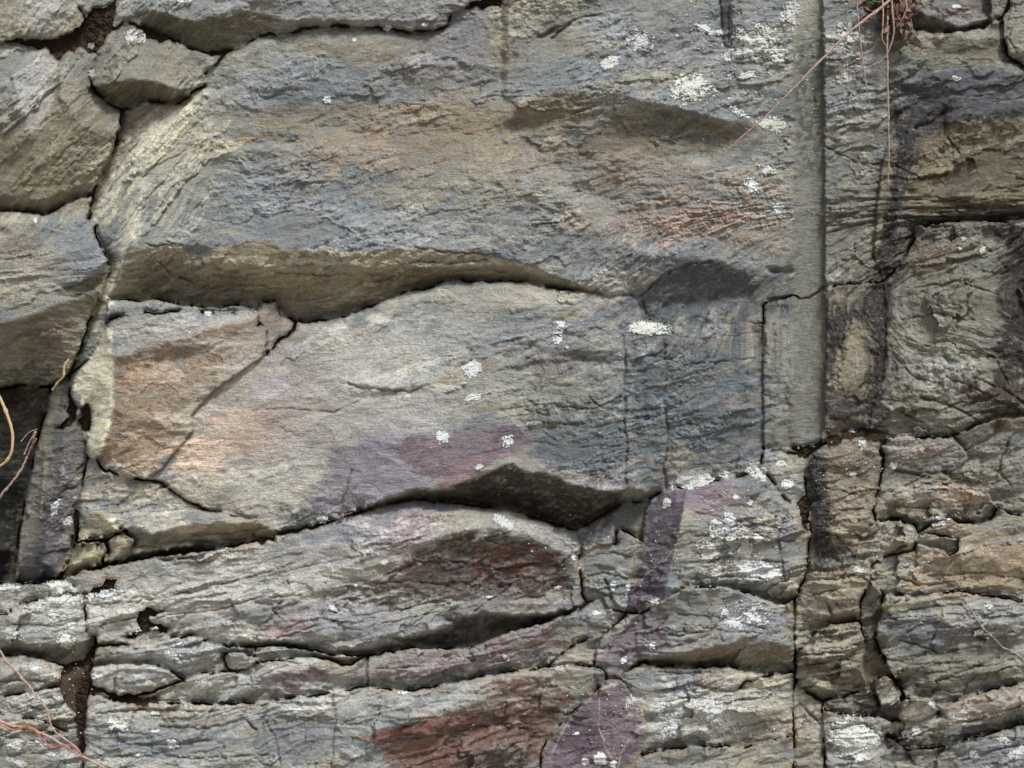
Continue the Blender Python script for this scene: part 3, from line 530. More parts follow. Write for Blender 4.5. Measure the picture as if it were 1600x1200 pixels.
# a cell that hangs on by a corner only goes too
spread_into(stray, 3)
LAB[(LAB == 0) & soilm] = -1
print('cells', NU, NV, 'soil', (LAB == -1).sum())

# ---------------------------------------------------------------- relief: heights given along joints and creases, relaxed in between
acc = np.zeros((NV, NU)); cnt = np.zeros((NV, NU))
def stamp(p, h):
    L = np.concatenate([[0], np.cumsum(np.hypot(*np.diff(p, axis=0).T))]); t = np.arange(0, L[-1] + .8, .8); h = np.asarray(h) * 1.25
    x = np.interp(t, L, p[:, 0]); y = np.interp(t, L, p[:, 1]); hh = np.interp(t, L, h)
    i = np.round(np.interp(x, us, np.arange(NU))).astype(int); j = np.round(np.interp(y, vs, np.arange(NV))).astype(int)
    np.add.at(acc, (j, i), hh); np.add.at(cnt, (j, i), 1)
for p, wd, a, b in lines:
    t = np.gradient(p, axis=0); t /= np.maximum(1e-6, np.hypot(t[:, 0], t[:, 1]))[:, None]
    nrm = np.stack([t[:, 1], -t[:, 0]], 1)
    o = max(wd / 2, .75 * STEP) + 1.3
    zone = np.maximum(sst(800, 880, p[:, 1]), sst(1270, 1310, p[:, 0]))      # the broken strata: tops catch the light, bottoms are undercut
    hz = sst(.55, .9, np.abs(t[:, 0])) * np.sign(t[:, 0]) * zone * (1 if wd > 1.6 else .4)
    a = a - 4 * np.maximum(hz, 0) + 6 * np.maximum(-hz, 0); b = b + 6 * np.maximum(hz, 0) - 4 * np.maximum(-hz, 0)
    stamp(p + nrm * o, a); stamp(p - nrm * o, b)
for pts, h in RG:
    p, a = jitter(pts, 3, (h,)); z_ = np.maximum(sst(800, 880, p[:, 1]), sst(1270, 1310, p[:, 0])); stamp(p, a * (1 - .3 * z_))
def relax(acc, cnt):
    lv = [(acc, cnt)]
    while min(lv[-1][0].shape) > 24:
        A, B = lv[-1]
        hh, ww_ = (A.shape[0] + 1) // 2, (A.shape[1] + 1) // 2
        P = np.zeros((hh * 2, ww_ * 2)); Q = P.copy()
        P[:A.shape[0], :A.shape[1]] = np.where(B > 0, A / np.maximum(B, 1), 0); Q[:A.shape[0], :A.shape[1]] = B > 0
        lv.append((P.reshape(hh, 2, ww_, 2).sum((1, 3)), Q.reshape(hh, 2, ww_, 2).sum((1, 3))))
    H = None
    for n, (A, B) in enumerate(reversed(lv)):
        m = B > 0; val = np.where(m, A / np.maximum(B, 1), 0).astype(np.float32)
        if H is None: H = np.full(A.shape, val[m].mean() if m.any() else 0, np.float32)
        else: H = np.repeat(np.repeat(H, 2, 0), 2, 1)[:A.shape[0], :A.shape[1]].copy()
        H[m] = val[m]
        for it in range(160 if A.size < 3e5 else 90):
            E = np.pad(H, 1, mode='edge')
            H = (E[:-2, 1:-1] + E[2:, 1:-1] + E[1:-1, :-2] + E[1:-1, 2:]) * np.float32(.25)
            H[m] = val[m]
    return H
H = relax(acc, cnt).astype(np.float64)
def box(A, n):
    k = 2 * n + 1
    for ax in (0, 1):
        P = np.pad(A, [(n + 1, n) if q == ax else (0, 0) for q in (0, 1)], mode='edge').cumsum(ax)
        A = (P[k:] - P[:-k]) / k if ax == 0 else (P[:, k:] - P[:, :-k]) / k
    return A
# soften the folds a little away from joints
DKV = np.full((NV, NU), 1e9); q = np.pad(DK, 1, mode='edge')
DKV = np.minimum(np.minimum(q[:-1, :-1], q[1:, :-1]), np.minimum(q[:-1, 1:], q[1:, 1:]))
Hb = box(box(H, 1), 1); wb = sst(3, 9, DKV); H = H * (1 - wb) + Hb * wb
HB0 = H.copy()
# bending of the beds: lines of equal VP run along the foliation
wbend = sst(450, 380, VV) * 1.0
VP = VV + .16 * (UU - 800) + .8 * np.minimum(UU - 330, 0) * wbend + 26 * fbm(UU / 260, VV / 160, 2, 1) + 9 * fbm(UU / 80, VV / 50, 2, 2)
VP = VP + .35 * np.maximum(0, UU - 880) * sst(300, 360, VV) * sst(620, 440, VV)
# roughness of each part of the face
ROUGH = np.ones((NV, NU))
def ell(cx, cy, rx, ry, ang=0, s=.45):
    a = R(ang); x = (UU - cx) * math.cos(a) + (VV - cy) * math.sin(a); y = -(UU - cx) * math.sin(a) + (VV - cy) * math.cos(a)
    return sst(1 + s, 1 - s, np.hypot(x / rx, y / ry))
for cx, cy, rx, ry, f in [(700,230,420,170,.95),(480,450,300,34,.7),(180,450,40,170,.15),(420,620,200,150,.1),(600,700,200,90,.2),(560,560,200,60,.45),(700,710,150,50,.12),(1040,800,50,110,.25),(940,1120,90,90,.3),
        (60,450,110,140,.6),(250,600,110,110,.6),(900,280,140,80,1.5),(1100,330,150,90,1.6),(900,640,80,100,1.3),(1100,600,100,120,1.5),(1150,860,90,60,1.6),
        (1520,480,120,140,.9),(1520,140,120,60,.5),(1300,1000,80,160,1.2),(700,900,170,60,1.3),(1320,300,50,250,1.2),(1320,560,50,110,.8),(60,1180,110,60,1.2),(1540,890,120,50,.5),(980,200,160,40,1.1)]:
    e = ell(cx, cy, rx, ry); ROUGH = ROUGH * (1 - e) + f * e
ROUGH = ROUGH * (.8 + .5 * fbm(UU / 110, VV / 60, 3, 19))
# fracture facets: flat chips that meet in creases, and cells that differ in roughness and tint
def facets(sx, sy, seed, tilt, warp=10):
    x = (UU + .25 * (VV - 600) + warp * fbm(UU / 30, VV / 22, 3, seed)) / sx; y = (VP + .6 * warp * fbm(UU / 30, VV / 22, 3, seed + 3)) / sy
    xi = np.floor(x); yi = np.floor(y); env = np.full(x.shape, -1e9); bd = np.full(x.shape, 1e9); off = np.zeros(x.shape); idv = np.zeros(x.shape)
    rt_ = np.random.default_rng(seed); TB = rt_.random((6, 64, 64))
    for dj in (-1, 0, 1):
        for di in (-1, 0, 1):
            a_ = (xi + di).astype(int) & 63; b_ = (yi + dj).astype(int) & 63
            px = xi + di + TB[0, b_, a_]; py = yi + dj + TB[1, b_, a_]; dx = x - px; dy = y - py
            pl = (TB[2, b_, a_] - .5) * 2 * tilt * dx * sx + (TB[3, b_, a_] - .5) * 2 * tilt * dy * sy + (TB[4, b_, a_] - .5) * tilt * sy * 1.2
            d2 = dx * dx + dy * dy
            env = np.maximum(env, pl - tilt * sy * 1.1 * d2)
            nb = d2 < bd; bd = np.where(nb, d2, bd); off = np.where(nb, pl, off); idv = np.where(nb, TB[5, b_, a_], idv)
    return env, off, idv
e1, o1, id1 = facets(120, 46, 301, .13, 22); e2, o2, id2 = facets(42, 17, 302, .16, 9); e3, o3, id3 = facets(17, 8, 303, .2, 4)
ROUGH = np.clip(ROUGH * (.35 + 1.1 * id1) * (.75 + .5 * id2) * (1 - .2 * sst(800, 900, VV)), .05, 1.8)
CHIP = .25 + .85 * sst(760, 940, VV + .1 * (UU - 800)) + .45 * sst(1260, 1330, UU); CHIP = np.maximum(CHIP, .8 * ell(450, 440, 330, 45)); CHIP = CHIP * (.5 + .5 * np.clip(ROUGH, .2, 1.2))
# thin overlapping beds: each swells outward downwards and breaks back
def beds(per, seed, sharp=.86, cover=.5):
    ph = VP / per + 1.5 * fbm(UU / (per * 9), VP / (per * 2.5), 3, seed) ; k = np.floor(ph); f = ph - k
    prof = np.where(f < sharp, (f / sharp) ** 1.6, (1 - f) / (1 - sharp))
    m = sst(-.25 + (.5 - cover), .35 + (.5 - cover), pn(UU / (per * 5.5), k * 1.7 + VP / (per * 9), seed + 9))
    return prof * m, f, m
b1, f1, m1 = beds(9, 11); b2, f2, m2 = beds(21, 12, .9, .4); b3, f3, m3 = beds(4.6, 13, .8, .6); b4, f4, m4 = beds(55, 14, .93, .35)
n1 = fbm(UU / 34, VP / 8, 4, 21); n2 = fbm(UU / 9, VP / 3.2, 3, 22); n3 = fbm(UU / 90, VV / 60, 4, 23); n4 = fbm(UU / 22, VV / 20, 4, 24)
n5 = pn(UU / 3.4, VP / 2.1, 25)
# chipped facets
fct = np.abs(fbm(UU / 60, VV / 38, 3, 31))
rd = lambda a: 1 - np.abs(a) * 2
n6 = rd(fbm(UU / 17 + n4, VP / 5.5, 4, 26)); n7 = pn(UU / 2.3, VP / 1.8, 27); n8 = rd(fbm(UU / 30, VV / 26 + .8 * n3, 4, 28))
wi = sst(.35, .6, np.mod(id1 * 7.31, 1)) * sst(-.2, .1, n3 + .1)                 # some parts are pitted rather than rippled
iso = 3.2 * fbm(UU / 10, VV / 9, 4, 29) + 1.6 * rd(fbm(UU / 16, VV / 13, 4, 30)) + .8 * n7
D = ROUGH * ((1 - .7 * wi) * (1.1 * b1 + 2.0 * b2 + .8 * b3 + 2.4 * b4 + 1.0 * n1 + 1.0 * n2 + .95 * n5 + .6 * n7 + 1.7 * n6) + wi * iso) + 4.5 * n3 + 1.2 * n4 * (.25 + .75 * ROUGH) + 1.6 * n8 * (.2 + .8 * ROUGH) - 7 * fct * (.5 + .5 * ROUGH) + .25 * n7
D = D + CHIP * (1.0 * e1 + .75 * o1 + 1.2 * e2 + 1.0 * o2) + .8 * np.clip(ROUGH, .12, 1.2) * (e3 + .7 * o3)
# lower strata are more broken
low = sst(780, 1000, VV + .12 * (UU - 800)); D = D + low * (2.4 * b2 + 3.5 * (np.abs(n3) - .2) + 2.0 * n1 * ROUGH)
# split ledges: short lips along the foliation that break back sharply
rs = np.random.default_rng(23); SPL = np.zeros_like(H)
zones = [(700,1000,900,220,150),(1450,950,170,250,60),(250,1100,260,110,50),(900,250,420,220,50),(1100,600,120,150,34),(860,620,100,100,14),(600,600,200,60,8),(1150,1100,100,90,16),(1320,300,40,240,16),(1500,550,110,120,14),(250,830,140,50,18),(60,350,80,300,14),(250,230,70,120,10),(1150,870,90,70,14)]
for cx, cy, rx, ry, n_ in zones:
    for _ in range(n_):
        u0, v0 = cx + rx * rs.uniform(-1, 1), cy + ry * rs.uniform(-1, 1); ln_ = rs.uniform(14, 75) ; am = rs.uniform(1.2, 5.0) * (.7 + .9 * (v0 > 840) + .4 * (u0 > 1290)); rr_ = rs.uniform(5, 13)
        if not (0 < u0 < 1600 and 0 < v0 < 1200): continue
        i0, i1 = np.searchsorted(us, [u0 - ln_, u0 + ln_]); j0, j1 = np.searchsorted(vs, [v0 - 40, v0 + 40]); sl_ = (slice(j0, j1), slice(i0, i1))
        c_ = float(sample(VP, np.array([u0]), np.array([v0]))[0]); s_ = VP[sl_] - c_ + 3.5 * n1[sl_] + 1.5 * n2[sl_]
        t_ = np.clip(1 - ((UU[sl_] - u0) / ln_) ** 2, 0, 1); near = np.exp(-((VV[sl_] - v0) / 26.) ** 2)
        pr = np.where(s_ < 0, np.clip(1 + s_ / rr_, 0, 1) ** 1.3, -.55 * np.exp(-s_ / 4.)) * am * t_ * near
        SPL[sl_] += pr
H = H + SPL * np.clip(ROUGH, .35, 1.2)
edge = np.exp(-DKV / 2.2)
chip = .5 + 1.0 * np.clip(.5 + fbm(UU / 16, VV / 16, 3, 41), 0, 1.2)
H = H + D * (1 - .2 * edge) - 3.2 * edge * chip
HN = H.copy()
# grooves
GD = np.zeros_like(H)
for pts, wd, dep in GV:
    p = jitter(pts, 1.6)[0]; d = np.full(H.shape, 1e9); line_dist(d, p, 14, us, vs)
    e = np.exp(-(d / wd) ** 2) * (.55 + .6 * (.5 + pn(UU / 19, VV / 19, 51)))
    H -= dep * e; GD = np.maximum(GD, e * (dep > 2))
for p, wd, a, b in lines:
    if 0 < wd:
        d = np.full(H.shape, 1e9); line_dist(d, p, 14, us, vs); H -= (2 + 3 * sst(-.3, .1, pn(UU / 40, VV / 40, 57)) if wd > 1.6 else 3 * sst(-.25, .1, pn(UU / 40, VV / 40, 57))) * np.exp(-(d / 1.5) ** 2)
# drill groove: half of a bored hole, running straight down to the joint
gc = 1262 + 3 * np.sin(VV / 240 + .4) + (VV - 345) * .004; gr = 24.5 + 1.5 * sst(420, 480, VV)
gx = (UU - gc) / (gr * (1 + .15 * fbm(UU / 30, VV / 16, 4, 55) + .07 * pn(UU / 9, VV / 7, 56))); end = sst(694, 676, VV + 14 * gx ** 2)
gin = np.clip(1 - gx ** 2, 0, 1)
gm = np.where(gx > 0, sst(1.14, .86, gx), sst(1.3, .7, -gx)) * end
Hg = box(HB0, 8) - 21 * np.sqrt(gin) + 5 + .8 * n4 + .5 * n2
# the rear of the groove is nearly as straight as the drill
gsh = np.where(gx > 0, np.sqrt(gin), sst(-1.2, .1, gx)); ga = 5 - 12 * gsh + .25 * D * .5 + .9 * ROUGH * (b1 + n6) + .3 * e2 + .25 * e1 + .9 * n4 + .45 * n2 + 1.3 * n3
H = H * (1 - gm) + (ga * .8 + Hg * .2) * gm
crk = np.full(H.shape, 1e9); line_dist(crk, jitter([(1200,468),(1240,462),(1250,467),(1265,466),(1280,455),(1292,446)], 1)[0], 14, us, vs)
# second, shallower groove in the left flank
g2x = (UU - (58 - (VV - 690) * .075)) / 13; g2 = sst(1.1, .9, np.abs(g2x)) * sst(690, 730, VV) * sst(935, 915, VV)
g2 = g2 * (DKV > 0)
# soil
Hs = box(box(HB0, 7), 7) - 9 + 5 * fbm(UU / 9, VV / 9, 3, 61) + 2.5 * pn(UU / 3, VV / 3, 62)
# ---------------------------------------------------------------- stone colours, some with light or shade put into them
COLR = np.empty((NV, NU, 3))
cA, cB, cT, cD = lin((134,134,128)), lin((108,115,119)), lin((146,138,114)), lin((98,94,88))
m_ = sst(-.35, .35, fbm(UU / 170, VP / 60, 3, 71))[..., None]; m2_ = sst(-.1, .5, fbm(UU / 120, VP / 40, 4, 72))[..., None]
COLR[:] = (cA * (1 - m_) + cB * m_) * (1 - m2_ * .7) + cT * m2_ * .7
warp1 = fbm(UU / 26, VP / 10, 4, 73); warp2 = fbm(UU / 7, VP / 4, 3, 74)
rough1 = np.clip(ROUGH, .15, 1.6)
def paint(c, op, kind, geo, soft=12, ragged=10):
    """stain, bed or painted light and shade: an ellipse (cx,cy,rx,ry,angle) or a polygon, with a ragged edge"""
    c = lin(c)
    if kind == 'e':
        cx, cy, rx, ry, an = geo; a = R(an)
        x = (UU - cx) * math.cos(a) + (VV - cy) * math.sin(a); y = -(UU - cx) * math.sin(a) + (VV - cy) * math.cos(a)
        d = (1 - np.hypot(x / rx, y / ry)) * min(rx, ry) * 1.0
        sf = max(soft * .6, .38 * min(rx, ry)); m = sst(-sf, sf, d + (ragged + .5 * min(rx, ry)) * (1.3 * warp1 + .9 * (id2 - .5) + .4 * (id3 - .5)) + ragged * .8 * warp2); sl_ = (slice(None), slice(None))
    else:
        sl_, d = poly_sd(geo, 40, us, vs)
        m = sst(-soft, soft, d + ragged * 1.6 * warp1[sl_] + ragged * .6 * warp2[sl_] + ragged * 1.6 * (id2[sl_] - .5) + ragged * .8 * (id3[sl_] - .5))
    m = (m * np.clip(op * (.92 + .9 * warp1[sl_] + .7 * warp2[sl_]), 0, 1))[..., None]
    COLR[sl_] = COLR[sl_] * (1 - m) + c * m
P = [
 ((112,110,98),.65,"e",(620,120,560,190,0)), ((160,158,152),.7,'e',(300,1020,440,170,0)), ((92,88,74),.8,'e',(1480,400,200,420,0)), ((142,134,114),.6,'e',(1450,920,240,260,0)),
 # upper left; underside of the knobby block darkened, shade put into its colour
 ((150,140,112),.8,'e',(60,30,120,50,0)), ((138,140,140),.6,'e',(65,20,30,40,0)), ((126,116,84),.8,'e',(80,230,130,110,0)), ((152,144,140),.8,'p',[(45,75),(90,95),(88,140),(60,200),(35,205),(20,130)],6,5),
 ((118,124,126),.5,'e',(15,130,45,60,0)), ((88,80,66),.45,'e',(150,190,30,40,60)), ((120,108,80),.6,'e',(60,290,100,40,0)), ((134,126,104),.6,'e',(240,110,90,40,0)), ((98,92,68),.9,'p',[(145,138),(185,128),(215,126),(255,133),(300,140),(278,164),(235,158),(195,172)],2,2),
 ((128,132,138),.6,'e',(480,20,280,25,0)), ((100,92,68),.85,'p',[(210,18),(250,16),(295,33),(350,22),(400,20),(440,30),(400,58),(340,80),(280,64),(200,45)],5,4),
 # flank (pale stone, lightened further because it faces away from the sun) and upper slab
 ((190,182,154),1.0,'p',[(330,135),(285,190),(248,250),(226,310),(208,380),(176,465),(150,500),(90,600),(140,480),(170,400),(140,340),(150,290),(205,230),(230,185)],10,9),
 ((132,114,98),.7,'e',(235,180,40,18,-20)), ((150,142,116),.7,'e',(290,250,80,60,-50)), ((150,144,120),.6,'e',(400,110,90,30,-25)),
 ((106,114,122),.75,'e',(480,130,130,45,0)), ((104,112,120),.8,'e',(440,280,200,45,0)), ((112,118,124),.8,'e',(480,340,230,45,5)), ((116,112,122),.6,'e',(700,70,90,50,0)), ((104,108,122),.5,'e',(600,150,60,15,10)),
 ((136,118,92),.75,'e',(640,210,170,50,-5)), ((140,120,94),.6,'e',(740,180,60,40,0)), ((122,106,72),.5,'e',(430,190,50,15,-20)), ((118,104,70),.8,'e',(545,80,50,9,8)), ((120,106,74),.7,'e',(610,75,30,6,0)), ((112,98,66),.7,'e',(350,225,70,10,-10)), ((134,124,104),.5,'e',(700,290,140,35,0)),
 ((148,136,110),.7,'e',(790,90,18,130,0)), ((146,138,118),.5,'e',(840,20,60,40,0)), ((112,118,124),.7,'e',(860,120,110,30,-10)), ((150,154,158),.7,'e',(965,50,45,26,20),10,9), ((110,114,120),.6,'e',(1120,50,140,60,0)), ((106,112,122),.65,'e',(1080,160,140,24,10)),
 ((118,106,82),.85,'p',[(790,195),(815,160),(870,143),(905,150),(930,175),(880,215),(800,200)],5,5), ((116,104,80),.85,'p',[(930,205),(950,185),(1010,174),(1080,182),(1150,205),(1170,225),(1130,245),(1000,250),(880,250)],6,6),
 ((84,88,84),.6,'e',(1045,205,36,18,20)), ((104,116,112),.5,'e',(1160,235,40,12,0)), ((142,128,104),.6,'e',(850,240,60,20,0)), ((138,122,108),.6,'e',(1040,280,150,28,8)), ((136,118,104),.5,'e',(1000,370,110,30,-15)), ((140,116,98),.5,'e',(1160,360,90,26,8)), ((134,110,98),.55,'e',(1080,330,120,20,-10)),
 ((98,104,112),.7,'e',(1010,410,120,22,10)), ((106,110,116),.6,'e',(840,380,90,40,20)), ((140,120,98),.6,'e',(910,340,30,20,0)), ((76,82,87),1,'p',[(1006,497),(1002,462),(1036,432),(1062,414),(1110,407),(1165,421),(1192,447),(1150,470),(1090,486),(1030,502)],4,4), ((104,96,88),.6,'e',(1150,480,60,14,-15)),
 ((140,128,100),.97,'p',[(204,386),(235,388),(280,388),(310,400),(400,376),(430,381),(450,392),(600,393),(690,391),(760,398),(790,412),(850,430),(900,448),(960,463),(900,455),(850,448),(800,440),(700,438),(610,466),(500,502),(460,503),(430,472),(370,478),(300,480),(240,470),(168,466)],2.5,2),
 ((156,148,132),.85,'p',[(330,408),(400,400),(470,403),(540,406),(640,408),(700,410),(780,404),(800,410),(850,424),(800,418),(700,418),(600,414),(480,414),(400,413)],2,3), ((140,132,118),.6,'p',[(265,415),(300,420),(320,432),(285,432)],3,4), ((86,70,56),.5,'e',(300,440,110,22,5)), ((86,68,52),.5,'e',(640,430,60,14,-10)), ((122,108,80),.6,'e',(470,450,50,20,0)),
 # left column; recess darkened towards its bottom, shade put into the colour
 ((112,120,128),.8,'e',(130,370,60,22,-15)), ((108,116,126),.75,'e',(110,430,90,20,-25)), ((146,136,116),.6,'e',(40,430,60,60,0)), ((102,86,72),.5,'e',(35,380,40,25,-20)), ((114,106,82),.9,'p',[(-150,510),(0,508),(55,488),(110,470),(155,455),(140,500),(100,590),(60,602),(-150,610)],4,5), ((92,84,68),.9,'p',[(75,460),(110,448),(165,425),(160,442),(120,465)],2,3), ((96,76,66),.5,'e',(70,530,30,40,0)),
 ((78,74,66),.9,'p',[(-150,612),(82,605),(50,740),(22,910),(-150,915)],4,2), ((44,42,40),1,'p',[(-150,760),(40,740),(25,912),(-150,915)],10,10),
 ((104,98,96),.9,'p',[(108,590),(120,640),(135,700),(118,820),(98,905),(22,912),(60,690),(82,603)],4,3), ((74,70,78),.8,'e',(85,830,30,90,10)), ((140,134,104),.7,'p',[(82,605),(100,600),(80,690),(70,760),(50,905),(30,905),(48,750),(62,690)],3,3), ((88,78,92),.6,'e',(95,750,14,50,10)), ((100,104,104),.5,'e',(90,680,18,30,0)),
 # orange brown block
 ((132,108,80),.9,'p',[(178,560),(240,530),(330,510),(400,495),(415,552),(360,592),(308,640),(296,690),(225,751),(150,716),(172,640)],5,5), ((200,190,158),1.05,'p',[(160,515),(176,520),(178,560),(176,640),(165,690),(148,715),(135,710),(140,640),(110,600),(150,545)],5,3), ((140,136,130),.8,'p',[(176,500),(250,492),(390,490),(330,515),(250,540),(182,556)],6,5),
 ((164,134,106),.7,'e',(230,595,45,22,0)), ((170,142,114),.6,'e',(235,700,45,28,-20)), ((150,132,108),.6,'e',(250,650,50,20,0)), ((96,80,60),.5,'e',(350,540,40,20,-20)),((126,104,76),.7,'e',(432,505,30,30,0)),
 # central slab, darker under its overhang
 ((152,140,126),.9,'e',(430,630,170,120,-25)), ((186,160,138),.75,'e',(305,735,55,34,-30)), ((188,158,134),.7,'e',(290,700,25,20,-50)), ((172,140,118),.5,'e',(390,670,70,40,-20)), ((160,158,152),.8,'e',(600,560,190,60,-12)), ((164,160,150),.8,'e',(480,760,170,40,-10)), ((152,148,146),.7,'e',(580,660,140,40,-10)),
 ((128,116,124),.5,'e',(450,600,70,50,0)), ((150,142,124),.6,'e',(760,470,140,26,0)), ((130,132,134),.7,'e',(800,520,120,30,0)), ((134,132,122),.7,'e',(760,600,100,40,-10)), ((146,130,102),.7,'p',[(700,578),(760,565),(780,575),(720,592),(680,600)],5,5),
 ((126,120,136),.95,'p',[(480,800),(525,700),(610,676),(700,680),(760,700),(740,740),(640,768),(560,800)],10,8), ((114,94,106),.9,'p',[(640,680),(700,682),(760,672),(805,658),(835,686),(815,705),(760,734),(710,760),(650,740),(620,700)],2,5), ((140,108,108),.5,'e',(740,735,60,16,-30)), ((100,72,90),.6,'e',(800,675,26,14,-20)), ((150,126,112),.6,'p',[(800,700),(835,690),(845,695),(820,712)],3,3),
 ((106,106,92),.8,'e',(880,640,70,60,0)), ((84,94,100),.9,'e',(910,710,80,40,0)), ((82,94,100),.9,'e',(1010,640,40,110,0)), ((86,100,102),.9,'e',(1120,670,90,50,0)), ((112,110,118),.7,'e',(1150,710,50,30,0)), ((110,92,84),.6,'e',(880,575,60,18,5)), ((78,62,56),.6,'e',(880,555,40,9,8)), ((104,106,106),.7,'e',(1080,570,100,40,0)), ((150,116,94),.5,'e',(1110,530,90,16,-6)),
 ((146,122,102),.85,'e',(1145,625,52,11,-3),6,6), ((150,128,112),.6,'e',(900,742,110,10,14)), ((64,52,48),1.0,'p',[(645,768),(700,765),(722,755),(760,738),(800,722),(820,737),(860,744),(900,760),(972,770),(975,784),(930,812),(900,828),(850,815),(800,796),(720,788),(690,785)],3,3), ((84,78,52),.6,'p',[(645,770),(700,768),(760,775),(850,800),(900,826),(850,815),(800,796),(690,785)],4,4), ((120,108,78),.85,'p',[(510,815),(600,783),(645,768),(645,783),(600,796),(520,820)],2,2),
 ((112,96,104),.6,'p',[(973,525),(978,525),(980,765),(974,765)],3,3), ((136,114,110),.7,'p',[(1036,640),(1044,640),(1047,765),(1032,765)],4,4), ((112,92,104),.8,'p',[(1190,560),(1195,560),(1195,640),(1190,640)],2,1), ((120,88,92),.7,'p',[(1182,600),(1192,550),(1196,555),(1190,600)],2,1),
 # ledges lower left
 ((156,146,128),.8,'e',(260,770,110,26,8)), ((142,136,128),.7,'e',(300,808,130,12,0)), ((156,148,110),.85,'p',[(85,905),(118,846),(150,796),(190,828),(215,824),(170,884),(105,905)],4,4), ((134,122,94),.85,'p',[(215,838),(240,840),(280,824),(400,815),(440,832),(350,855),(280,862),(200,870),(190,860)],4,4),
 # N1
 ((140,138,134),.6,'e',(330,900,200,40,-10)), ((126,122,132),.8,'e',(560,850,110,36,-20)), ((132,106,118),.75,'e',(630,835,50,22,-30)), ((120,118,126),.7,'e',(500,960,160,30,0)), ((150,118,124),.6,'e',(450,980,30,10,0)), ((80,62,56),.92,'p',[(600,905),(660,858),(720,835),(790,832),(850,850),(895,880),(890,925),(760,925),(640,925),(540,920)],9,9), ((108,66,56),.6,'e',(800,880,60,24,0)), ((104,74,62),.5,'e',(660,890,50,16,-15)), ((98,84,74),.6,'e',(700,930,150,14,0)), ((146,136,132),.7,'e',(860,838,60,10,25)),
 ((112,116,126),.7,'e',(590,985,70,14,-10)), ((84,70,60),.85,'p',[(610,1000),(690,985),(720,968),(770,960),(850,965),(880,960),(800,985),(740,1008),(690,1010)],4,3), ((60,62,64),.8,'e',(700,1000,22,12,0)), ((122,110,118),.6,'e',(800,948,110,9,0)),
 ((126,108,112),.85,'e',(720,1035,160,26,-8)), ((112,86,88),.5,'e',(800,1010,60,14,-15)), ((112,86,98),.8,'p',[(380,1095),(400,1062),(450,1050),(500,1040),(520,1055),(515,1072),(450,1090)],6,5), ((122,126,130),.7,'e',(280,1020,110,14,0)), ((116,112,104),.6,'e',(70,1010,80,20,0)), ((102,94,68),.6,'e',(90,1020,70,9,0)), ((146,134,112),.7,'e',(60,1130,60,14,0)),
 ((106,112,118),.75,'e',(260,1150,120,26,0)), ((104,110,116),.8,'e',(450,1150,80,40,0)), ((126,114,92),.6,'e',(270,1120,60,14,0)), ((112,118,124),.7,'e',(620,1100,120,22,-10)), ((104,66,50),.92,'p',[(570,1160),(620,1135),(690,1122),(760,1095),(800,1055),(840,1060),(880,1075),(900,1095),(860,1140),(845,1190),(800,1210),(680,1330),(600,1330),(610,1190)],6,6), ((130,78,58),.75,'e',(655,1135,50,9,-14)), ((124,82,64),.6,'e',(690,1170,60,26,0)), ((120,74,60),.6,'e',(790,1080,30,24,0)), ((96,92,92),.7,'e',(790,1190,50,26,0)), ((118,104,96),.6,'e',(850,1080,20,20,0)),
 # prism (purple side, darkened further as painted shade), lichen block, purple face
 ((84,72,90),1.05,'p',[(1012,795),(1032,772),(1072,762),(1068,800),(1056,850),(1044,905),(1036,942),(1002,957),(978,956),(988,900),(1004,845)],1.5,.8), ((128,106,122),.85,'e',(1120,775,60,22,10)), ((132,110,120),.7,'e',(1120,800,36,16,20)), ((130,128,118),.6,'e',(1150,870,90,36,0)), ((112,116,126),.6,'e',(1225,800,14,60,0)), ((88,78,84),.85,'p',[(910,855),(945,810),(956,800),(958,835),(935,850)],3,2), ((118,122,116),.8,'e',(945,895,36,40,0)), ((112,114,108),.8,'e',(988,808,20,24,0)),
 ((108,94,106),.92,'p',[(932,1040),(950,1002),(1000,962),(1044,936),(1046,985),(1020,1025),(975,1050),(966,1060),(948,1050)],3,3), ((108,110,112),.7,'e',(1080,970,50,40,0)), ((110,114,124),.6,'e',(1170,960,50,30,20)), ((128,108,104),.5,'e',(1130,1015,100,8,0)), ((118,108,84),.88,'p',[(1010,1032),(1060,1024),(1130,1012),(1200,1004),(1240,1012),(1240,1050),(1200,1055),(1130,1040),(1030,1038)],3,3),
 ((104,82,98),.95,'p',[(965,1062),(990,1085),(1006,1110),(1012,1145),(1000,1180),(960,1330),(840,1330),(846,1180),(862,1145),(895,1113),(932,1083)],4,3), ((118,92,98),.6,'e',(960,1110,30,40,0)), ((84,60,76),.6,'e',(910,1150,30,30,-40)), ((150,136,126),.6,'e',(1130,1065,60,14,5)), ((160,158,154),.8,'e',(1110,1120,90,38,10)), ((146,132,108),.7,'e',(1210,1120,40,60,0)), ((138,122,104),.5,'e',(905,1020,30,20,0)),
 # groove and right of it
 ((116,116,108),.85,'p',[(1195,455),(1238,460),(1238,690),(1195,700)],4,4), ((122,110,84),.85,'p',[(1294,460),(1350,446),(1385,445),(1380,600),(1355,676),(1290,680)],4,4), ((50,44,44),1.0,'p',[(1288,490),(1330,480),(1365,448),(1398,445),(1390,520),(1370,640),(1355,670),(1372,520),(1345,500),(1320,510),(1300,600),(1290,670),(1286,600)],7,6), ((58,48,52),.85,'e',(1325,635,35,16,0)),
 ((118,106,80),.85,'p',[(1372,300),(1382,230),(1396,180),(1418,240),(1405,330),(1384,440),(1358,440),(1360,340)],4,3), ((48,46,54),1.0,'p',[(1396,150),(1430,215),(1425,260),(1405,310),(1400,380),(1382,440),(1372,420),(1385,340),(1398,260)],5,5), ((112,108,98),.6,'e',(1325,330,40,100,0)), ((128,130,130),.6,'e',(1325,100,45,90,0)),
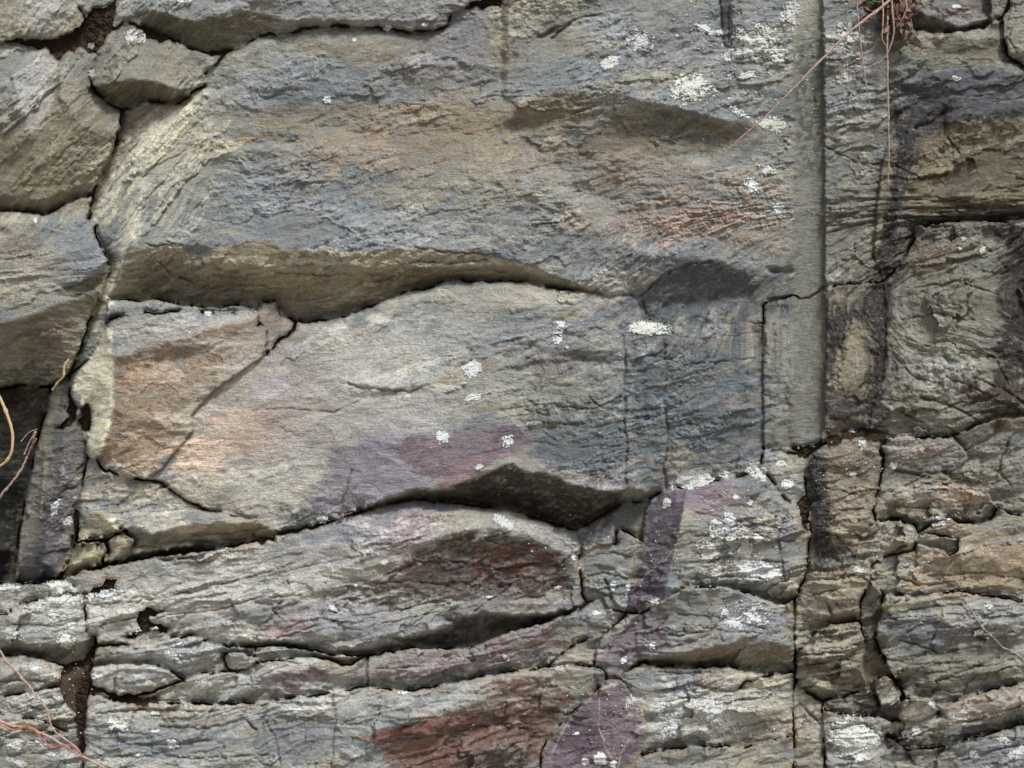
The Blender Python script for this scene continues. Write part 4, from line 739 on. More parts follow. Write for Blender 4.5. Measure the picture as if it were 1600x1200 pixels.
 ((70,74,84),.95,'p',[(1400,130),(1480,105),(1590,98),(1760,110),(1760,170),(1600,185),(1520,195),(1470,215),(1420,200)],9,7), ((56,54,54),.8,'e',(1465,180,30,16,-10)), ((116,102,70),.88,'p',[(1440,215),(1520,195),(1620,185),(1760,190),(1760,345),(1480,342),(1425,350),(1410,300)],8,8), ((84,70,52),.5,'e',(1560,250,50,20,0)), ((114,108,84),.7,'e',(1500,75,90,22,0)), ((108,92,88),.7,'e',(1490,25,60,22,0)), ((120,118,104),.8,'e',(1590,50,30,50,0)),
 ((112,112,96),.8,'e',(1500,470,110,110,0)), ((132,130,114),.6,'e',(1480,540,80,40,30)), ((124,124,126),.6,'e',(1490,585,50,26,30)), ((46,38,32),.95,'e',(1595,470,34,120,0)), ((72,56,42),.85,'e',(1560,620,46,40,0)), ((110,88,62),.5,'e',(1450,400,60,24,0)), ((58,56,66),.7,'e',(1590,355,50,12,0)), ((50,40,32),.8,'e',(1575,520,12,50,20)), ((148,116,80),.5,'e',(1580,660,40,10,0)),
 ((122,108,86),.85,'p',[(1292,700),(1370,684),(1375,800),(1340,868),(1275,870),(1285,780)],5,6), ((50,48,54),.95,'p',[(1262,712),(1285,712),(1292,800),(1300,880),(1270,900),(1264,820)],5,4), ((70,66,74),.7,'e',(1300,865,26,16,0)), ((142,128,124),.75,'e',(1440,710,70,24,0)), ((74,72,74),.6,'e',(1420,740,40,7,0)), ((96,90,70),.6,'e',(1480,745,70,10,12)), ((158,134,112),.7,'e',(1500,778,50,12,8)), ((100,90,66),.6,'e',(1430,800,60,16,0)), ((112,110,102),.7,'e',(1570,720,40,50,0)),
 ((152,132,104),.85,'e',(1530,880,110,44,0)), ((146,124,92),.6,'e',(1530,915,90,16,0)), ((132,120,96),.8,'e',(1300,940,60,70,0)), ((128,118,96),.8,'e',(1295,1040,60,50,0)), ((88,78,56),.7,'e',(1300,1050,40,14,20)), ((116,102,78),.85,'e',(1365,1030,26,60,0)), ((96,84,64),.9,'e',(1330,1108,50,16,0)), ((134,120,96),.8,'e',(1265,1150,26,70,0)),
 ((96,100,106),.85,'e',(1440,990,60,36,0)), ((126,128,132),.7,'e',(1560,970,60,30,0)), ((108,104,90),.8,'e',(1500,1045,90,36,-10)), ((148,132,116),.6,'e',(1540,1100,80,18,-15)), ((44,40,42),1,'p',[(1375,1130),(1420,1155),(1480,1160),(1540,1140),(1600,1120),(1600,1135),(1540,1150),(1480,1170),(1430,1185),(1395,1180)],6,7), ((124,128,136),.8,'e',(1570,1180,90,40,-15)), ((148,146,140),.7,'e',(1330,1160,40,50,0)), ((150,146,140),.7,'e',(1430,1105,30,16,0)),

 ((94,98,102),.5,'e',(960,700,90,60,0)), ((54,50,50),.7,'e',(1392,420,22,70,10)), ((60,54,52),.6,'e',(1368,560,14,110,6)), ((54,48,46),.7,'e',(1420,350,24,18,0)), ((60,56,60),.6,'e',(1560,330,60,10,0)), ((66,58,50),.6,'e',(1500,290,20,50,20)), ((58,52,50),.7,'e',(1370,640,16,40,0)),
 ((168,160,140),.6,'e',(250,820,60,10,0)), ((170,166,156),.5,'e',(520,880,120,26,-20)), ((166,162,154),.5,'e',(300,950,160,20,-8)), ((150,118,96),.4,'e',(1100,350,90,20,-15)), ((66,60,52),.6,'e',(40,590,60,14,0)), ((90,80,60),.5,'e',(1560,260,60,40,0)), ((60,54,50),.5,'e',(1240,640,8,60,0)),
 ((82,90,98),.6,'e',(1100,470,130,50,-8)), ((84,94,102),.75,'e',(1080,600,110,110,0)), ((86,94,100),.6,'e',(920,690,80,60,10)), ((104,108,110),.5,'e',(850,560,110,40,0)), ((164,158,136),.5,'e',(290,260,50,90,30)),
 ((158,156,150),.5,'e',(450,1090,300,24,0)), ((158,154,146),.5,'e',(300,925,220,30,-6)), ((156,150,136),.45,'e',(1200,1120,100,60,0)),
]
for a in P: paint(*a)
COLR *= (1 + rough1 * (.20 * (n6 - n6.mean()) + .10 * n5) + .22 * (id1 - .5) + .22 * (id2 - .5) * np.clip(ROUGH, .3, 1.2) + .16 * (id3 - .5) * np.clip(ROUGH, .2, 1.2))[..., None]  # crests paler: weathering plus ridge highlights put into the colour
# fibrous wet stains running down the joints at the right, flecked where salts crust them
fib = fbm(UU / 5 + 2 * n4, VV / 24, 4, 111); flk = sst(.42, .6, pn(UU / 2.4, VV / 3.6, 112) + .3 * n4)
for geo, op in [([(1288,470),(1335,476),(1370,448),(1400,440),(1392,520),(1375,640),(1358,674),(1345,640),(1366,560),(1362,500),(1330,510),(1304,560),(1296,650),(1287,600)],.95),([(1396,150),(1440,200),(1440,260),(1408,320),(1404,380),(1384,446),(1362,430),(1384,340),(1396,260)],.9),
        ([(1262,712),(1290,712),(1294,800),(1310,880),(1300,900),(1266,890),(1266,820)],.9),([(1540,330),(1610,330),(1610,660),(1570,640),(1560,560),(1585,480),(1590,400)],.75),([(1390,1125),(1430,1150),(1500,1150),(1600,1118),(1600,1135),(1480,1175),(1400,1180)],.85),([(1440,160),(1490,165),(1480,210),(1450,215)],.8),([(1290,590),(1350,600),(1355,670),(1290,676)],.5),([(1300,845),(1340,860),(1330,885),(1290,880)],.7)]:
    sl_, dd_ = poly_sd(geo, 40, us, vs); m = (sst(-9, 9, dd_ + 14 * warp1[sl_] + 5 * warp2[sl_]) * sst(-.22, .22, fib[sl_]) * op)[..., None]
    COLR[sl_] = COLR[sl_] * (1 - m) + lin((40, 36, 38)) * m
    fm = (flk[sl_] * m[..., 0] * .6)[..., None]; COLR[sl_] = COLR[sl_] * (1 - fm) + lin((142, 134, 132)) * fm
# thin pale veins
for pts in [[(1075,840),(1050,862),(1020,890),(985,915)],[(938,1085),(934,1130),(945,1165),(962,1200)],[(1004,1130),(975,1165),(965,1200)],[(895,1115),(875,1150),(862,1180)]]:
    p = jitter(pts, 1.6)[0]; d = np.full(H.shape, 1e9); line_dist(d, p, 8, us, vs); m = (.7 * np.exp(-(d / 1.2) ** 2))[..., None]; COLR = COLR * (1 - m) + lin((150,142,120)) * m
# bed-scale and grain-scale variation of the stone
g1 = fbm(UU / 42, VP / 7, 4, 81); g2_ = fbm(UU / 11, VP / 3.6, 3, 82); g3 = pn(UU / 2.6, VP / 1.9, 83) * .6 + pn(UU / 1.7, VV / 1.6, 84) * .5
g4 = pn(UU / 4.3, VP / 2.6, 90) * (.6 + .4 * rough1)
val = 1 + rough1 * (.22 * g1 + .30 * g2_) + .12 * g3 + .12 * n3 + .16 * g4 - .5 * sst(.35, .7, pn(UU / 3.1, VP / 1.7, 99)) * sst(-.1, .4, n4)
lipm = (sst(.55, .9, f1) * m1 * .16 + sst(.6, .92, f2) * m2 * .16) * rough1  # paler towards the outer lip of each bed
warm = fbm(UU / 60, VP / 18, 4, 86) * .10 + g2_ * .05
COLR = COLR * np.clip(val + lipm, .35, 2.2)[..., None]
COLR[..., 0] *= 1 + warm; COLR[..., 2] *= 1 - warm * 1.1
# dirt washed into the joints and crevices
dirt = (np.exp(-DKV / 2.2) * (.35 + .9 * np.clip(fbm(UU / 30, VV / 30, 2, 87) + .3, 0, 1)) + .5 * GD)
dirt = np.clip(dirt, 0, .75)[..., None]; COLR = COLR * (1 - dirt) + lin((84, 72, 54)) * dirt
# ochre film along lower joints
och = np.exp(-((DKV - 3) / 4.5) ** 2) * sst(-.15, .35, fbm(UU / 50, VV / 50, 2, 88)) * sst(700, 850, VV) * .55
COLR = COLR * (1 - och[..., None]) + lin((150, 132, 102)) * och[..., None]
# the drill groove: ground smooth, blotched with dark green-grey film, shade painted on its right side
gcol = lin((112,112,102)) * (1 + .2 * g3 + .24 * g2_ + .2 * n4)[..., None]
gcol = gcol * (1 - .5 * sst(90, 20, VV)[..., None]) + lin((150,145,126)) * .5 * sst(90, 20, VV)[..., None]
bl = (sst(-.06, .12, fbm(UU / 11, VV / 15, 4, 89)) * (ell(1267, 160, 26, 120, 0, .35) * .85 + .25 * sst(300, 380, VV)))[..., None]
gcol = gcol * (1 - bl) + lin((74, 80, 76)) * bl
gl = sst(.1, .8, gx + .3 * n4)[..., None] * .6; gcol = gcol * (1 - gl) + lin((98,96,80)) * gl
COLR = COLR * (1 - gm[..., None]) + gcol * gm[..., None]
cr = np.exp(-(crk / 1.6) ** 2)[..., None] * .7; COLR = COLR * (1 - cr) + lin((70,62,50)) * cr
H -= 5 * np.exp(-(crk / 1.7) ** 2)
H -= 9 * g2 * np.sqrt(np.clip(1 - g2x ** 2, 0, 1)); COLR = COLR * (1 - .7 * g2[..., None]) + lin((112,110,106)) * .7 * g2[..., None]
lum = COLR @ np.array([.25, .65, .10]); COLR = lum[..., None] + (COLR - lum[..., None]) * .74
GAIN = 1.12
lum = (COLR @ np.array([.25, .65, .10]))[..., None]; COLR *= np.clip(lum / .2, .2, 3) ** .28; COLR *= np.array([.955, 1.005, 1.015]); COLR = np.clip(COLR * GAIN, .004, .8)
# ---------------------------------------------------------------- materials
def mat_rock(name, bump=1.0, spec=.35):
    m = bpy.data.materials.new(name); m.use_nodes = True; n = m.node_tree; N = n.nodes; L = n.links
    b = N['Principled BSDF']; at = N.new('ShaderNodeAttribute'); at.attribute_name = 'stone'
    tc = N.new('ShaderNodeTexCoord')
    mp = N.new('ShaderNodeMapping'); mp.inputs['Scale'].default_value = (.6, 1, 1.9); mp.inputs['Rotation'].default_value = (0, .15, 0)
    L.new(tc.outputs['Object'], mp.inputs[0])
    n1_ = N.new('ShaderNodeTexNoise'); n1_.inputs['Scale'].default_value = 330; n1_.inputs['Detail'].default_value = 4; n1_.inputs['Roughness'].default_value = .7
    n2_ = N.new('ShaderNodeTexNoise'); n2_.inputs['Scale'].default_value = 95; n2_.inputs['Detail'].default_value = 3
    L.new(mp.outputs[0], n1_.inputs['Vector']); L.new(mp.outputs[0], n2_.inputs['Vector'])
    mr = N.new('ShaderNodeMapRange'); mr.inputs[1].default_value = .36; mr.inputs[2].default_value = .66; mr.inputs[3].default_value = .66; mr.inputs[4].default_value = 1.36
    L.new(n1_.outputs[0], mr.inputs[0])
    mx = N.new('ShaderNodeMix'); mx.data_type = 'RGBA'; mx.blend_type = 'MULTIPLY'; mx.inputs[0].default_value = 1
    L.new(at.outputs['Color'], mx.inputs[6]); L.new(mr.outputs[0], mx.inputs[7]); L.new(mx.outputs[2], b.inputs['Base Color'])
    ad = N.new('ShaderNodeMath'); ad.operation = 'ADD'; L.new(n1_.outputs[0], ad.inputs[0]); L.new(n2_.outputs[0], ad.inputs[1])
    bp = N.new('ShaderNodeBump'); bp.inputs['Strength'].default_value = bump; bp.inputs['Distance'].default_value = .004
    L.new(ad.outputs[0], bp.inputs['Height']); L.new(bp.outputs[0], b.inputs['Normal'])
    b.inputs['Roughness'].default_value = .62; b.inputs['Specular IOR Level'].default_value = spec
    return m
def mat_plain(name, c1, c2, scale=120, rough=.85, bump=.3, spec=.2):
    m = bpy.data.materials.new(name); m.use_nodes = True; n = m.node_tree; N = n.nodes; L = n.links
    b = N['Principled BSDF']; tc = N.new('ShaderNodeTexCoord'); no = N.new('ShaderNodeTexNoise'); no.inputs['Scale'].default_value = scale; no.inputs['Detail'].default_value = 5
    L.new(tc.outputs['Object'], no.inputs['Vector']); cr_ = N.new('ShaderNodeValToRGB')
    cr_.color_ramp.elements[0].position = .3; cr_.color_ramp.elements[1].position = .7
    cr_.color_ramp.elements[0].color = (*lin(c1), 1); cr_.color_ramp.elements[1].color = (*lin(c2), 1)
    L.new(no.outputs[0], cr_.inputs[0]); L.new(cr_.outputs[0], b.inputs['Base Color'])
    bp = N.new('ShaderNodeBump'); bp.inputs['Strength'].default_value = bump; bp.inputs['Distance'].default_value = .003
    L.new(no.outputs[0], bp.inputs['Height']); L.new(bp.outputs[0], b.inputs['Normal'])
    b.inputs['Roughness'].default_value = rough; b.inputs['Specular IOR Level'].default_value = spec
    return m
M_rock = mat_rock('weathered_schist')
M_soil = mat_plain('crumbly_soil', (18,14,11), (60,50,40), 260, .95, .9, .1)
M_lichen = mat_plain('pale_lichen', (156,162,164), (200,206,208), 420, .9, .6, .1)
M_lichen2 = mat_plain('yellowish_lichen', (150,157,153), (194,200,194), 420, .9, .6, .1)
M_lichen3 = mat_plain('blue_grey_lichen', (140,144,144), (190,193,192), 420, .9, .6, .1)
M_stem = mat_plain('pinkish_bark', (112,94,86), (168,150,142), 200, .6, .2)
M_stem2 = mat_plain('grey_dry_bark', (96,84,76), (168,158,148), 200, .8, .3)
M_stem3 = mat_plain('red_bark', (138,70,54), (176,112,90), 200, .5, .2)
M_stem4 = mat_plain('straw_bark', (140,120,94), (180,160,128), 200, .6, .2)
M_leaf = mat_plain('withered_leaf', (50,40,36), (136,112,100), 90, .8, .4)
M_green = mat_plain('green_leaf', (52,84,34), (86,120,50), 60, .5, .2)
M_ground = mat_plain('gravelly_ground', (140,132,116), (186,176,158), 6, .95, .6)  # ground out of view, tone raised to bounce light onto the undersides

# ---------------------------------------------------------------- mesh building
def link(name, co, faces4, mat, cols=None, smooth=False, parent=None, loopverts=None, sizes=None):
    me = bpy.data.meshes.new(name); nf = len(faces4)
    me.vertices.add(len(co)); me.vertices.foreach_set('co', np.asarray(co, np.float32).ravel())
    me.loops.add(nf * 4); me.loops.foreach_set('vertex_index', np.asarray(faces4, np.int32).ravel())
    me.polygons.add(nf); me.polygons.foreach_set('loop_start', np.arange(0, nf * 4, 4, dtype=np.int32))
    me.update(calc_edges=True); me.validate()
    if smooth: me.polygons.foreach_set('use_smooth', np.ones(len(me.polygons), bool))
    if cols is not None:
        a = me.color_attributes.new('stone', 'FLOAT_COLOR', 'POINT'); c4 = np.ones((len(co), 4), np.float32); c4[:, :3] = cols; a.data.foreach_set('color', c4.ravel())
    me.materials.append(mat); o = bpy.data.objects.new(name, me); COL.objects.link(o)
    if parent is not None: o.parent = parent
    return o
def tag(o, label=None, cat=None, group=None, kind=None):
    if label: o['label'] = label
    if cat: o['category'] = cat
    if group: o['group'] = group
    if kind: o['kind'] = kind
    return o
def sheet(mask, Hf, name, mat, cols=None, back=70, X=us, Y=vs, bevel=0):
    """the cells of mask as a solid piece: a front following the relief Hf and sides running back into the rock"""
    nv_, nu_ = mask.shape[0] + 1, mask.shape[1] + 1
    jj, ii = np.nonzero(mask)
    a = jj * nu_ + ii
    f = np.stack([a, a + nu_, a + nu_ + 1, a + 1], 1)          # faces the viewer
    M = np.pad(mask, 1); e = []
    up = ~M[jj, ii + 1]; dn = ~M[jj + 2, ii + 1]; lf = ~M[jj + 1, ii]; rt = ~M[jj + 1, ii + 2]
    e += [np.stack([a[up] + 1, a[up]], 1), np.stack([a[dn] + nu_, a[dn] + nu_ + 1], 1), np.stack([a[lf], a[lf] + nu_], 1), np.stack([a[rt] + nu_ + 1, a[rt] + 1], 1)]
    e = np.concatenate(e)
    used, inv = np.unique(f.ravel(), return_inverse=True); f = inv.reshape(-1, 4)
    xx, yy = np.meshgrid(X, Y); u = xx.ravel()[used]; v = yy.ravel()[used]; h = Hf.ravel()[used]
    look = np.full(nu_ * nv_, -1); look[used] = np.arange(len(used))
    eu = look[e]
    for _ in range(2):                                          # ease the stair-steps of the outline
        su_ = np.zeros(len(u)); sv_ = np.zeros(len(u)); sc_ = np.zeros(len(u))
        for p_, q_ in ((0, 1), (1, 0)):
            np.add.at(su_, eu[:, p_], u[eu[:, q_]]); np.add.at(sv_, eu[:, p_], v[eu[:, q_]]); np.add.at(sc_, eu[:, p_], 1)
        g_ = sc_ > 0; u = u.astype(float); v = v.astype(float)
        u[g_] = u[g_] * .4 + .6 * su_[g_] / sc_[g_]; v[g_] = v[g_] * .4 + .6 * sv_[g_] / sc_[g_]
    ev = np.unique(e); lookb = np.full(nu_ * nv_, -1)
    cu, cv = u.mean(), v.mean()
    co = unproject(u, v, h)
    hb = Hf.ravel()[ev] - back
    cob = unproject(u[look[ev]], v[look[ev]], hb); lookb[ev] = np.arange(len(ev)) + len(used)
    side = np.stack([look[e[:, 0]], lookb[e[:, 0]], lookb[e[:, 1]], look[e[:, 1]]], 1)[:, ::-1]
    cc = None
    if cols is not None:
        cf = cols.reshape(-1, 3)[used]; cc = np.concatenate([cf, cols.reshape(-1, 3)[ev] * .0 + lin((92,80,62)) * .9])
    co = np.concatenate([co, cob]); c0 = co[:len(used)].mean(0); 
    o = link(name, co - c0, np.concatenate([f, side]), mat, cc); o.location = c0
    return o
cellH = (H[:-1, :-1] + H[1:, 1:]) / 2
for k, (su, sv, kind, label) in enumerate(BL):
    m = LAB == k + 1
    if m.sum() < 20: print('EMPTY', label); continue
    tag(sheet(m, H, kind, M_rock, COLR), label, 'rock', 'blocks and slabs of the rock face')
o = sheet(LAB == -1, Hs, 'soil', M_soil, back=30); tag(o, 'dark crumbly brown soil packed into the wider joints of the rock', 'soil', None, 'stuff')

# ---------------------------------------------------------------- the rock behind and around, seen through the joints
def axis2(a, b, st, lo, hi, g):
    mid = np.arange(a, b + st, st); l = []; s = st; x = a
    while x > lo: s = min(s * g, 45); x -= s; l.append(x)
    r = []; s = st; x = mid[-1]
    while x < hi: s = min(s * g, 45); x += s; r.append(x)
    return np.array(l[::-1] + list(mid) + r)
bu = axis2(-180, 1780, 7, -4200, 5800, 1.06); bv = axis2(-150, 1350, 7, -2600, 1900, 1.06)
BU, BV = np.meshgrid(bu, bv)
Hm = H.copy()
for _ in range(7):
    for s_ in ((1, 0), (-1, 0)):
        Hm = np.minimum(Hm, np.minimum(np.roll(Hm, s_[0], 0), np.roll(Hm, s_[0], 1)))
Hm = box(Hm, 3)
cu_, cv_ = np.clip(BU, us[0], us[-1]), np.clip(BV, vs[0], vs[-1])
inner = sample(Hm, cu_, cv_) - 8 + 3 * fbm(BU / 14, BV / 14, 3, 98)
outd = np.maximum(np.maximum(us[0] + 8 - BU, BU - us[-1] + 8), np.maximum(vs[0] + 8 - BV, BV - vs[-1] + 8))
cellx = fbm(BU / 300, BV / 140, 4, 91); st_ = fbm(BU / 700, BV / 500, 2, 92)
ph = (BV + .16 * BU) / 130 + 1.1 * fbm(BU / 400, BV / 200, 3, 93); fr = ph - np.floor(ph)
outer = 30 * cellx + 60 * st_ + 26 * np.where(fr < .85, fr / .85, (1 - fr) / .15) + 6 * fbm(BU / 50, BV / 25, 3, 94) - 20
far = sst(0, 60, outd)
HBk = inner * (1 - far) + np.where(outd > 0, outer, inner) * far
cm = sst(-.3, .4, fbm(BU / 240, BV / 100, 4, 95))[..., None]
CB = (lin((128,126,120)) * (1 - cm) + lin((140,126,98)) * cm) * (1 + .5 * fbm(BU / 40, BV / 14, 3, 96))[..., None]
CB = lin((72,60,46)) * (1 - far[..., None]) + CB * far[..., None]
mk = np.ones((len(bv) - 1, len(bu) - 1), bool)
o = sheet(mk, HBk, 'cliff', M_rock, CB, 400, bu, bv); tag(o, kind='structure')
# ground at the foot of the rock
gx_ = np.linspace(-14, 14, 90); gy_ = np.linspace(-16, 1.2, 60); GX, GY = np.meshgrid(gx_, gy_)
GZ = .06 * fbm(GX / 1.5, GY / 1.5, 4, 97) + .35 * sst(-1.0, .6, GY)
a = (np.arange(59)[:, None] * 90 + np.arange(89)[None]).ravel()
o = link('ground', np.stack([GX, GY, GZ], -1).reshape(-1, 3), np.stack([a, a + 1, a + 91, a + 90], 1), M_ground, smooth=True); tag(o, kind='structure')
# ---------------------------------------------------------------- lichen: each patch a thin ruffled crust lying on the rock
HL = np.where(np.isfinite(H), H, 0)
def crust(cx, cy, rx, ry, ang, seed, dens=.5, lift=1.6, st=.75, specks=False):
    pad = 1.5 * max(rx, ry) + 3
    X = np.arange(cx - pad, cx + pad, st); Y = np.arange(cy - pad, cy + pad, st); gx, gy = np.meshgrid(X, Y); a = R(ang)
    x = ((gx - cx) * math.cos(a) + (gy - cy) * math.sin(a)) / rx; y = (-(gx - cx) * math.sin(a) + (gy - cy) * math.cos(a)) / ry
    r = np.hypot(x, y); th = np.arctan2(y, x)
    n = fbm(gx / 13, gy / 13, 4, seed) ; nf = pn(gx / 4.2, gy / 4.2, seed + 5) * .6 + pn(gx / 2, gy / 2, seed + 7) * .35
    f = 1 - r + .9 * n + .45 * nf + .35 * fbm(gx / 4.5, gy / 4.5, 3, seed + 11) - .5 * sst(.55, .8, 1 - np.abs(pn(gx / 4, gy / 4, seed + 13)) * 3) * (dens < .95) - (.62 - dens) - .35 * np.clip(r - .8, 0, 1)
    m = f > 0
    h = sample(HL, np.clip(gx, us[0], us[-1]), np.clip(gy, vs[0], vs[-1])) + lift * (.5 + np.clip(f * 3, 0, 1) * .35 + .35 * np.clip(nf, -.5, 1) + .25 * pn(gx / 5, gy / 5, seed + 8))
    mc = m[:-1, :-1] & m[1:, 1:]
    return mc, h, X, Y
